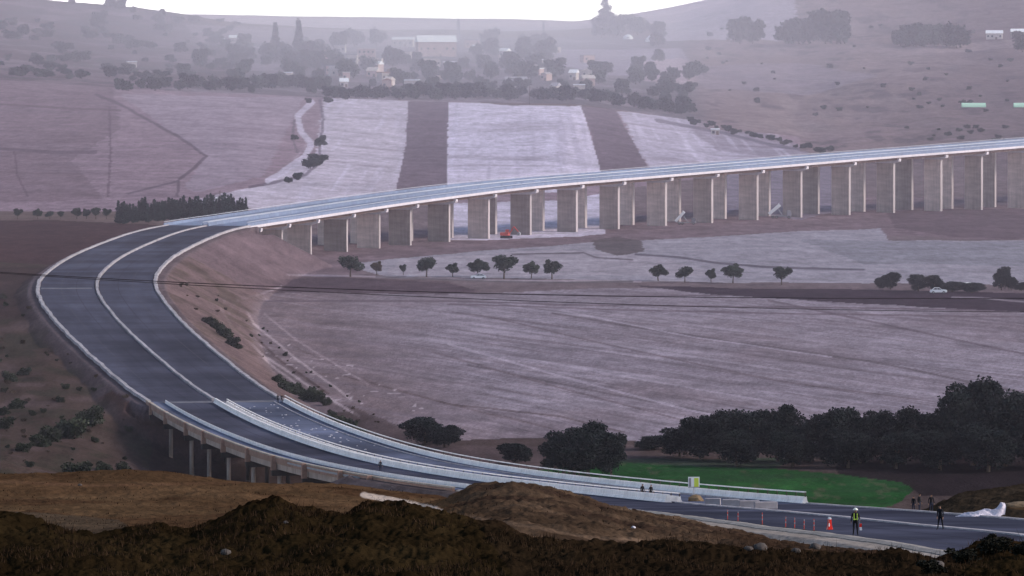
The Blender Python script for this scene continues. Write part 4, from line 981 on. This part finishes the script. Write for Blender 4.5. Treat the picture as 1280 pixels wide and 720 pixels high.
# ------------------------------------------------------------------ people
def person(p, rz, label, upper='black', lower='black', vest=False, helmet=None, pose='stand', h=1.75, lean=0, group=None, hold=None):
    k = h/1.75
    root = empty('person', p, rz); tag(root, label, 'person', group); root.scale = (k,k,k)
    J = {}; V = []; E = []; Rr = []
    def add(n, co, r, par=None):
        J[n] = len(V); V.append(co); Rr.append(r)
        if par: E.append((J[par], J[n]))
    st = .14; step = .16 if pose == 'walk' else .02
    ln = lambda z: (0, -lean*(z-.9) if z > .9 else 0)
    def L3(x, y, z): a = ln(z); return (x, y+a[1], z)
    add('pelvis', L3(0,0,.95), (.145,.11)); add('waist', L3(0,0,1.08), (.13,.10),'pelvis'); add('chest', L3(0,-.01,1.28), (.165,.12),'waist'); add('neckbase', L3(0,0,1.44), (.09,.07),'chest')
    add('neck', L3(0,-.01,1.51), (.055,.055),'neckbase'); add('chin', L3(0,-.03,1.575), (.07,.08),'neck'); add('brow', L3(0,-.025,1.66), (.078,.095),'chin'); add('crown', L3(0,-.01,1.72), (.06,.075),'brow'); add('nose', L3(0,-.125,1.625), (.014,.018),'chin')
    for s, n in ((-1,'l'),(1,'r')):
        add('hip'+n, (s*.10,0,.88), (.10,.10),'pelvis'); add('knee'+n, (s*(st-.03), s*step*.5-.02,.50), (.062,.065),'hip'+n); add('ankle'+n, (s*st, s*step+.01,.09), (.042,.045),'knee'+n); add('toe'+n, (s*(st+.02), s*step-.15,.035), (.04,.03),'ankle'+n)
        add('sh'+n, L3(s*.19,0,1.41), (.065,.06),'neckbase')
        el = L3(s*.26,.03-s*step*.4,1.13); wr = L3(s*.28,-.06-s*step*.7,.88)
        if pose == 'hold' and n == 'r': el = L3(.25,.02,1.14); wr = L3(.26,-.2,.98)
        if pose == 'hips': el = L3(s*.33,.05,1.15); wr = L3(s*.19,-.08,1.0)
        add('el'+n, el, (.045,.045),'sh'+n); add('wr'+n, wr, (.03,.032),'el'+n)
        d = Vector(wr)-Vector(el); d.normalize(); pm = Vector(wr)+d*.06
        add('palm'+n, tuple(pm), (.022,.04),'wr'+n)
        for f in range(4):
            y = (f-1.5)*.021; b0 = pm+d*.03+Vector((0,y,0)); ln_ = (.055,.065,.06,.045)[f]
            add('fa%s%d'%(n,f), tuple(b0), (.010,.010),'palm'+n); add('fb%s%d'%(n,f), tuple(b0+d*ln_+Vector((-s*.015,0,0))), (.008,.008),'fa%s%d'%(n,f))
        add('th'+n, tuple(pm+Vector((0,-.045,.0))), (.011,.011),'wr'+n); add('tk'+n, tuple(pm+d*.03+Vector((0,-.06,0))), (.009,.009),'th'+n)
    me = bpy.data.meshes.new('body'); me.from_pydata(V, E, []); o = link('body', me, root)
    sk = o.modifiers.new('s','SKIN'); sk.use_smooth_shade = True
    for i, r in enumerate(Rr):
        d = me.skin_vertices[0].data[i]; d.radius = (r[0], r[1]); d.use_root = (i == 0)
    sb = o.modifiers.new('b','SUBSURF'); sb.levels = 1; sb.render_levels = 1
    dg = bpy.context.evaluated_depsgraph_get(); dg.update()
    m2 = bpy.data.meshes.new_from_object(o.evaluated_get(dg)); o.modifiers.clear(); o.data = m2; m2.name = 'body'
    m2.materials.clear()
    for q in (M[upper], M[lower], M['skin'], M['black']): m2.materials.append(q)
    wrs = [Vector(V[J['wrl']]), Vector(V[J['wrr']])]
    for f in m2.polygons:
        c = f.center; mi = 0
        if c.z < .98 and abs(c.x) < .24 and not any((c-w).length < .12 for w in wrs): mi = 1
        if c.z > 1.50: mi = 2
        if c.z > 1.66 or (c.z > 1.57 and c.y > .02-ln(1.6)[1]*-1+.01): mi = 3
        if any((c-(w+Vector((0,0,-.08)))).length < .11 for w in wrs): mi = 2
        if c.z < .10: mi = 3
        f.material_index = mi; f.use_smooth = True
    if vest:
        vb = MB(); pr = [(.155,.115,.98),(.175,.135,1.12),(.19,.15,1.28),(.16,.12,1.42)]
        rings = []
        for (a,b,z) in pr: rings.append([vb.b.verts.new((a*1.06*math.cos(t), b*1.06*math.sin(t)-.01, z)) for t in [2*math.pi*i/14 for i in range(14)]])
        for r0, r1 in zip(rings, rings[1:]):
            for i in range(14): vb.b.faces.new((r0[i], r0[(i+1)%14], r1[(i+1)%14], r1[i]))
        vo = vb.build('vest', M['black'], root, smooth=True)
        st_ = MB()
        for s in (-1,1): st_.box((s*.10,-.168,1.22),(.06,.03,.42)); st_.box((s*.10,.155,1.22),(.06,.03,.42))
        st_.box((0,-.162,1.06),(.30,.03,.06)); st_.build('reflective_strip', M['vest'], vo)
    if helmet:
        hb = MB(); hb.ball((0,-.02,1.67), .135, (1,1.12,.85), 3)
        for v in list(hb.b.verts):
            if v.co.z < 1.655: v.co.z = 1.655
        hb.tube((0,-.03,1.645),(0,-.03,1.665),.165,n=18); hb.build('helmet', M[helmet], root, smooth=False)
    return root
def road_point(u, v):               # where the sight line through (u,v) meets the highway surface
    best = None
    for i in range(0, I_BS):
        for o in np.linspace(-12,12,97):
            x = ST[i,0]+NM[i,0]*o; y = ST[i,1]+NM[i,1]*o; z = ST[i,2]
            a = 640+F*x/y; b = H0+F*(CZ-z)/y; d = (a-u)**2+(b-v)**2
            if best is None or d < best[0]: best = (d, Vector((x,y,z+.003)))
    print('road pt', u, v, best[0]**.5, F/best[1].y); return best[1]
pf = road_point(1068,668)
person(pf, R(0), 'flagman in hi-vis vest and white helmet standing on the near road', 'black','black', True, 'helmet', 'hold', h=1.85)
# red and white object held at his side: small rolled flag
o = empty('signal_flag', pf); tag(o, 'red and white signal flag held at the side of the flagman', 'flag')
MB().tube((.27,-.32,.45),(.27,-.30,1.15),.014).build('stick', M['metal'], o)
MB().box((.33,-.31,.72),(.15,.06,.24),ry=.1).build('cloth', M['red'], o); MB().box((.34,-.31,.49),(.16,.06,.22),ry=-.1).build('cloth', M['whitep'], o)
p = road_point(1175,662); person(p, R(-30), 'person in dark clothes walking along the far side of the near road', 'black','black', pose='walk', lean=.15)
for (u,v,lb,rz) in ((1163,650,'person in dark clothes standing behind the walking one, beside the road',20),(1149,650,'person in dark clothes at the left of the group beside the road',60),(1141,650,'smaller dark figure left end of the group beside the road',-40)):
    q = st_u(u, 12.5, 0, 200); pt = Vector((ST[q,0]+NM[q,0]*12.6, ST[q,1]+NM[q,1]*12.6, ST[q,2]-.1))
    pt.z = zat(pt.x, pt.y); person(pt, R(rz), lb, 'black','navy', pose='stand', h=1.7 if 'smaller' not in lb else 1.45)
for (u,off,lb) in ((803,.3,'dark figure at the end of the median barriers, left of two'),(811,.3,'dark figure at the end of the median barriers, right of two')):
    q = st_u(u, off+9, 0, 200) if False else st_u(u, .3, 0, I_VS); pt = Vector((ST[q,0]+NM[q,0]*.3, ST[q,1]+NM[q,1]*.3, ST[q,2])); person(pt, R(40), lb, 'black','black')
p = road_point(475,590); person(p, R(30), 'person in dark clothes alone on the curved road near the median barrier', 'black','navy', h=1.8)
for u, lb in ((348,'dark figure at the end of the thick inner barrier, left of two'),(352.5,'dark figure beside the end post of the thick inner barrier')):
    p = road_point(u, 504); person(p, R(u), lb, 'black','black')
# ------------------------------------------------------------------ small road things
p = road_point(1035,662)
o = empty('water_barrier', p, R(20)); o.scale = (.38,.5,.8); tag(o, 'red plastic water-filled barrier with white top left of the flagman', 'barrier')
MB().prism([(-.5,0),(.5,0),(.42,.22),(.24,.40),(.20,.92),(-.20,.92),(-.24,.40),(-.42,.22)],-.34,.34).build('shell', M['red'], o, bevel=.03)
MB().box((0,0,1.0),(.38,.60,.16)).build('cap', M['whitep'], o, bevel=.03); MB().box((-.27,-.36,.45),(.2,.03,.28)).build('reflector', M['whitep'], o)
for u, hgt in ((907,.8),(922,.75),(953,.9),(980,.8),(993,.8),(1007,.75),(1019,.85)):
    i = st_u(u, -W+2.2, 0, 200); x = ST[i,0]-NM[i,0]*(W-2.4); y = ST[i,1]-NM[i,1]*(W-2.4)
    o = empty('delineator_post', (x,y,ST[i,2]+.002)); tag(o, 'thin red and white marker post in the row along the near road', 'post', 'marker posts along the near road')
    MB().tube((0,0,0),(0,0,.04),.22,.2,n=12).build('base', M['tyre'], o)
    MB().tube((0,0,.04),(0,0,hgt),.03,.03).build('pole', M['redpaint'], o)
    for z in (.35,.65): MB().tube((0,0,z),(0,0,z+.11),.034).build('band', M['kerb'], o)
# sign
i = st_u(865, 3.2, 0, 200); sp = Vector((ST[i,0]+NM[i,0]*3.2, ST[i,1]+NM[i,1]*3.2, ST[i,2])); s = F/sp.y
top = (H0+F*(CZ-sp.z)/sp.y-596)/s
o = empty('sign_board', sp); tag(o, 'white and yellow square sign board on a thin post at the median', 'sign')
MB().tube((0,0,0),(0,0,top),.05).build('post', M['metal'], o)
bd = MB().box((0,-.08,top-.6),(1.25,.05,1.2)).build('board', M['whitep'], o)
MB().box((.28,-.11,top-.62),(.5,.012,1.0)).build('yellow_panel', M['yellow'], bd); MB().box((-.42,-.11,top-.6),(.24,.012,.95)).build('grey_panel', M['roofgrey'], bd); MB().box((0,-.11,top-1.14),(1.25,.012,.1)).build('bottom_edge', M['metal'], bd)
MB().ball((0,0,0),.9,(1,.8,.75),2,.12).build('soil_heap', M['soil'], None, loc=(sp.x+.2, sp.y-.6, sp.z+.1)); tag(bpy.data.objects['soil_heap'], 'small heap of tan soil at the foot of the sign', 'heap')
# loose concrete barrier blocks at the median gap
for k_,(u,o_,w) in enumerate(((893,.9,1.6),(912,1.1,1.7),(938,1.3,2.0),(958,1.2,2.2))):
    i = st_u(u, o_, 0, 200); pt = (ST[i,0]+NM[i,0]*o_, ST[i,1]+NM[i,1]*o_, ST[i,2])
    ob = MB().prism([(-w*.5,0),(w*.5,0),(w*.5,.7),(-w*.5,.7)],-.28,.28).build('concrete_block', M['kerb'], None, bevel=.05, loc=pt); ob.rotation_euler = (0,0,R(6*k_-8))
    tag(ob, ['grey concrete block beside the sign, leftmost of four','grey concrete block second from the sign','wide grey concrete block third from the sign','widest grey concrete block, farthest right of four'][k_], 'concrete block', 'loose concrete blocks in the median gap')
# rubble on the far carriageway of the near viaduct
random.seed(31)
for k_ in range(46):
    i = random.randint(I_VS-36, I_VS-3); o_ = random.uniform(2.4, 9.6); r = random.uniform(.10,.22)
    ob = MB().ball((0,0,r*.3), r, (1.3,1,.5), 1, .25).build('stone', M['rockpale'], None, loc=(ST[i,0]+NM[i,0]*o_, ST[i,1]+NM[i,1]*o_, ST[i,2]))
    tag(ob, 'small pale stone lying on the unfinished blue-grey carriageway', 'stone', 'pale stones on the unfinished carriageway')
# tarpaulin
tp = ground(1222, 648, 440, 640, fallback=470); s = F/tp.y
o = empty('tarpaulin', tp); tag(o, 'crumpled white tarpaulin draped over a sloping heap at the right roadside', 'tarpaulin')
nx_, ny_ = 48, 20; V = []
for j in range(ny_):
    for i in range(nx_):
        a = i/(nx_-1); b = j/(ny_-1); x = (-32+66*a)/s
        prof = np.interp(a, [0,.15,.35,.6,.75,.88,.94,1], [0,.12,.40,.50,.52,.74,1.02,.90])*21/s
        z = prof*math.sin(math.pi*(.04+.92*b))**.7 + .14*math.sin(a*17+b*5)*math.sin(b*9+a*4)+random.uniform(-.04,.04)
        V.append((x+.1*math.sin(b*7), (b-.5)*2.6*(1-.8*a)+.12*math.sin(a*13), z-.05))
Fq = [(j*nx_+i, j*nx_+i+1, (j+1)*nx_+i+1, (j+1)*nx_+i) for j in range(ny_-1) for i in range(nx_-1)]
link('sheet', mesh_np('sheet', V, Fq, M['tarp'], True), o)
ob = MB().ball((0,0,0),1,(26/s,1.1,5/s),3,.06).build('soil_bank', M['soil'], None, loc=tp+Vector((58/s,.6,1.0))); tag(ob, 'low tan soil bank behind the high end of the tarpaulin', 'soil bank')
# overhead cables on their poles (the poles stand outside the frame)
def cable(pts, Y, r, label):
    mb = MB(); xs = np.linspace(pts[0][0], pts[-1][0], 60)
    c = np.polyfit([p_[0] for p_ in pts],[p_[1] for p_ in pts],3)
    qs = [P(x, np.polyval(c,x), Y) for x in xs]
    for q0, q1 in zip(qs, qs[1:]): mb.tube(q0, q1, r, n=6)
    bmesh.ops.remove_doubles(mb.b, verts=mb.b.verts[:], dist=.002)
    o = mb.build('overhead_cable', M['wire']); tag(o, label, 'cable')
    return P(xs[0], np.polyval(c,xs[0]), Y), P(xs[-1], np.polyval(c,xs[-1]), Y)
e1 = cable([(-260,322),(0,337),(200,351),(350,361),(600,368),(960,371),(1280,372),(1500,372)], 300, .024, 'upper dark overhead cable sagging across the valley view')
e2 = cable([(-260,324),(0,339),(200,353),(350,364),(600,376),(960,384),(1280,389),(1500,391)], 301, .020, 'lower thin overhead cable sagging across the valley view')
for e_ in (e1[0], e1[1]):
    zb = zat(e_.x, e_.y)-.5
    o = empty('cable_pole', (e_.x, e_.y+.5, zb)); tag(o, 'wooden pole carrying the two overhead cables, beyond the picture edge', 'pole', 'cable poles')
    MB().tube((0,0,0),(0,0,e_.z-zb+.6),.17,.12,n=10).build('post', M['bark'], o); MB().box((0,0,e_.z-zb),(.12,1.6,.12)).build('crossarm', M['bark'], o)
# utility pole beyond the ploughed field
for u,v,h,lb in ((275,262,24,'thin utility pole standing behind the conifer plantation'),(662,131,24,'thin pale pole at the lower edge of the village')):
    p = ground(u, v, 1900, 3600); s = F/p.y; o = empty('utility_pole', p); tag(o, lb, 'pole')
    MB().tube((0,0,0),(0,0,h/s),.17,.1).build('post', M['bark'], o); MB().box((0,0,h/s*.92),(1.8,.12,.12)).build('crossarm', M['bark'], o)
# foreground: dry grass, stones, dark shrub
rg = np.random.default_rng(3); NB = 42000
U_ = rg.uniform(-40,1320,NB); Y_ = np.where(rg.random(NB)<.75, rg.uniform(136,168,NB), rg.uniform(250,470,NB)); X_ = (U_-640)/F*Y_
ui = np.interp(U_, UG, np.arange(len(UG))); yi = np.interp(Y_, YG, np.arange(len(YG))); Z_ = Zg[np.round(yi).astype(int), np.round(ui).astype(int)]
kp = (fbm(X_/1.2, Y_/2.5, 3, 99) > .06) & (ROADMASK[np.round(yi).astype(int), np.round(ui).astype(int)] < .5)
X_,Y_,Z_ = X_[kp],Y_[kp],Z_[kp]; n = len(X_)
hgt = rg.uniform(.04,.20,n)*np.where(Y_<200,1,.9); an = rg.uniform(0,6.28,n); w_ = .012+.012*rg.random(n); lx = rg.normal(0,.35,n)*hgt; ly = rg.normal(0,.35,n)*hgt
w_ = w_*np.where(Y_>200,2,1)
A = np.stack([X_-np.cos(an)*w_, Y_-np.sin(an)*w_, Z_-.03],1); B = np.stack([X_+np.cos(an)*w_, Y_+np.sin(an)*w_, Z_-.03],1); T = np.stack([X_+lx, Y_+ly, Z_+hgt],1)
ns = 1500; us = rg.uniform(-30,1310,ns); ys = rg.uniform(140,167,ns)
hgt2 = rg.uniform(.2,.5,ns); xs_ = (us-640)/F*ys; zs_ = Zg[np.round(np.interp(ys,YG,np.arange(len(YG)))).astype(int), np.round(np.interp(us,UG,np.arange(len(UG)))).astype(int)]
ks = fbm(xs_/1.5, ys/3, 2, 98) > .10; xs_, ys, zs_, hgt2 = xs_[ks], ys[ks], zs_[ks], hgt2[ks]; m2_ = len(xs_)
A = np.concatenate([A, np.stack([xs_-.010, ys, zs_-.03],1)]); B = np.concatenate([B, np.stack([xs_+.010, ys, zs_-.03],1)]); T = np.concatenate([T, np.stack([xs_+rg.normal(0,.12,m2_), ys, zs_+hgt2],1)]); n = len(A)
tag(link('dry_grass', mesh_np('dry_grass', np.stack([A,B,T],1).reshape(-1,3), np.arange(3*n).reshape(-1,3), M['grass'])), 'dry brown grass and stubble on the foreground earth', 'grass', kind='stuff')
random.seed(41)
for k_,(u,v,w,lb) in enumerate(((1019,683,13,'dark rounded boulder on the verge below the flagman'),(950,684,17,'grey stone lying in the rough earth left of the dark boulder'),(936,686,12,'rusty brown stone beside the grey one'),(995,688,10,'pale brown stone in the rough earth'),(1172,706,16,'pale stone at the lower right beside the dark shrub'),(282,690,12,'grey stone in the dark foreground earth'),(792,659,5,'tiny white stone on the brown mound'),(357,654,6,'small tan stone near the top of the dark mound'),(100,606,5,'small dark stone on the tan slope'))):
    y0 = 140 if v > 682 or w == 6 else 240
    p = ground(u, v+w*.2, y0, 520) if w != 6 else ground(u, v, 140, 200); r = w/(F/p.y)/2
    tag(MB().ball((0,0,r*.25), r, (1.15,1,.8), 2, .12).build('rock' , M['rockpale'] if 'white' in lb else M['rock'], None, smooth=True, loc=p), lb, 'stone')
for i,(u,v,w) in enumerate(((1205,704,44),(1244,690,52),(1284,694,46),(1165,716,40))):
    p = ground(u, v, 140, 200); s = F/p.y
    plant('bush%d'%i, 'shrub', p, ['dark low shrub in the bottom right corner, left part','highest dark shrub in the bottom right corner','dark shrub cut by the bottom right edge','lowest dark shrub at the bottom right'][i], 'shrub', s=w/s/3, sz=.7, leaf='leafblack')
for i,(u,v,w) in enumerate(((1142,684,12),(1150,676,9),(1160,682,9),(1128,680,8))):
    i_ = st_u(u, -W-.8, 0, 200); p = Vector((ST[i_,0]-NM[i_,0]*(W+.9), ST[i_,1]-NM[i_,1]*(W+.9), 0)); p.z = zat(p.x,p.y)
    plant('dry%d'%(i%2), 'weed', p, 'small dark weed growing at the pale near kerb', 'weed', 'weeds at the near kerb', s=w/(F/p.y)/2.4)

# ------------------------------------------------------------------ valley haze
def haze(name, x0,x1,y0,y1,z0,z1, dens, col, an=.35, ab=None):
    ob = MB().box(((x0+x1)/2,(y0+y1)/2,(z0+z1)/2),(x1-x0,y1-y0,z1-z0))
    m = bpy.data.materials.new(name); m.use_nodes = True; nt = m.node_tree; nt.nodes.remove(nt.nodes['Principled BSDF'])
    vs = nt.nodes.new('ShaderNodeVolumeScatter'); vs.inputs['Density'].default_value = dens; vs.inputs['Color'].default_value = (*col,1); vs.inputs['Anisotropy'].default_value = an
    nt.links.new(vs.outputs[0], nt.nodes['Material Output'].inputs['Volume'])
    o = ob.build(name, m); tag(o, kind='structure'); return o
haze('haze', -2600,2600, 620,6900, -40,96, .00009, (.93,.87,1.0))
def haze_bank(name, c, r, dens, col, an=.35):
    mb = MB(); mb.ball((0,0,0), 1, (1,1,1), 4)
    m = bpy.data.materials.new(name); m.use_nodes = True; nt = m.node_tree; nt.nodes.remove(nt.nodes['Principled BSDF'])
    vs = nt.nodes.new('ShaderNodeVolumeScatter'); vs.inputs['Density'].default_value = dens; vs.inputs['Color'].default_value = (*col,1); vs.inputs['Anisotropy'].default_value = an
    tc = nt.nodes.new('ShaderNodeTexCoord'); gr = nt.nodes.new('ShaderNodeTexGradient'); gr.gradient_type = 'QUADRATIC_SPHERE'
    nt.links.new(tc.outputs['Object'], gr.inputs['Vector']); mu = nt.nodes.new('ShaderNodeMath'); mu.operation = 'MULTIPLY'; mu.inputs[1].default_value = dens
    nt.links.new(gr.outputs['Fac'], mu.inputs[0]); nt.links.new(mu.outputs[0], vs.inputs['Density'])
    nt.links.new(vs.outputs[0], nt.nodes['Material Output'].inputs['Volume'])
    o = mb.build(name, m, loc=c); o.scale = r; tag(o, kind='structure')
haze_bank('haze_bank', (-60,4200,45), (480,2500,190), .0009, (.94,.89,1.0))

# ------------------------------------------------------------------ light, world, camera
w = bpy.data.worlds.new('World'); sc.world = w; w.use_nodes = True
nt = w.node_tree; bg = nt.nodes['Background']
sky = nt.nodes.new('ShaderNodeTexSky'); sky.sky_type = 'NISHITA'; sky.sun_disc = False
EL, AZ = 30.0, 95.0          # azimuth measured from the view direction, to the left
sky.sun_elevation = R(EL); sky.sun_rotation = R(AZ); sky.air_density = 1.0; sky.dust_density = 1.0; sky.ozone_density = 1.0
tcw = nt.nodes.new('ShaderNodeTexCoord'); sx = nt.nodes.new('ShaderNodeSeparateXYZ'); nt.links.new(tcw.outputs['Generated'], sx.inputs[0])
mrw = nt.nodes.new('ShaderNodeMapRange'); mrw.interpolation_type = 'SMOOTHSTEP'; mrw.inputs['From Min'].default_value = .0; mrw.inputs['From Max'].default_value = .15; mrw.inputs['To Min'].default_value = .92; mrw.inputs['To Max'].default_value = .0
nt.links.new(sx.outputs['Z'], mrw.inputs['Value'])
mxw = nt.nodes.new('ShaderNodeMix'); mxw.data_type = 'RGBA'; nt.links.new(mrw.outputs[0], mxw.inputs['Factor']); nt.links.new(sky.outputs[0], mxw.inputs['A']); mxw.inputs['B'].default_value = (24,21.6,23.2,1)
nt.links.new(mxw.outputs['Result'], bg.inputs['Color']); bg.inputs['Strength'].default_value = .15
sl = bpy.data.lights.new('sun','SUN'); sl.energy = 3.0; sl.angle = R(12); sl.color = (1,.87,.80)
so = bpy.data.objects.new('sun', sl); C.objects.link(so)
d = Vector((math.sin(R(AZ))*math.cos(R(EL)), math.cos(R(AZ))*math.cos(R(EL)), math.sin(R(EL))))
so.rotation_euler = (-d).to_track_quat('-Z','Y').to_euler(); so.location = (0,0,300)
cam = bpy.data.cameras.new('camera'); cam.sensor_width = 36; cam.lens = 36*F/1280; cam.shift_y = -(360-H0)/1280; cam.clip_start = 1; cam.clip_end = 20000
co = bpy.data.objects.new('camera', cam); C.objects.link(co); co.location = (0,0,CZ); co.rotation_euler = (R(90),0,0); sc.camera = co
sc.view_settings.view_transform = 'Standard'; sc.view_settings.look = 'None'; sc.view_settings.exposure = 0
sc.cycles.max_bounces = 5; sc.cycles.volume_bounces = 1; sc.cycles.diffuse_bounces = 2; sc.cycles.transparent_max_bounces = 8
sc.cycles.use_denoising = True
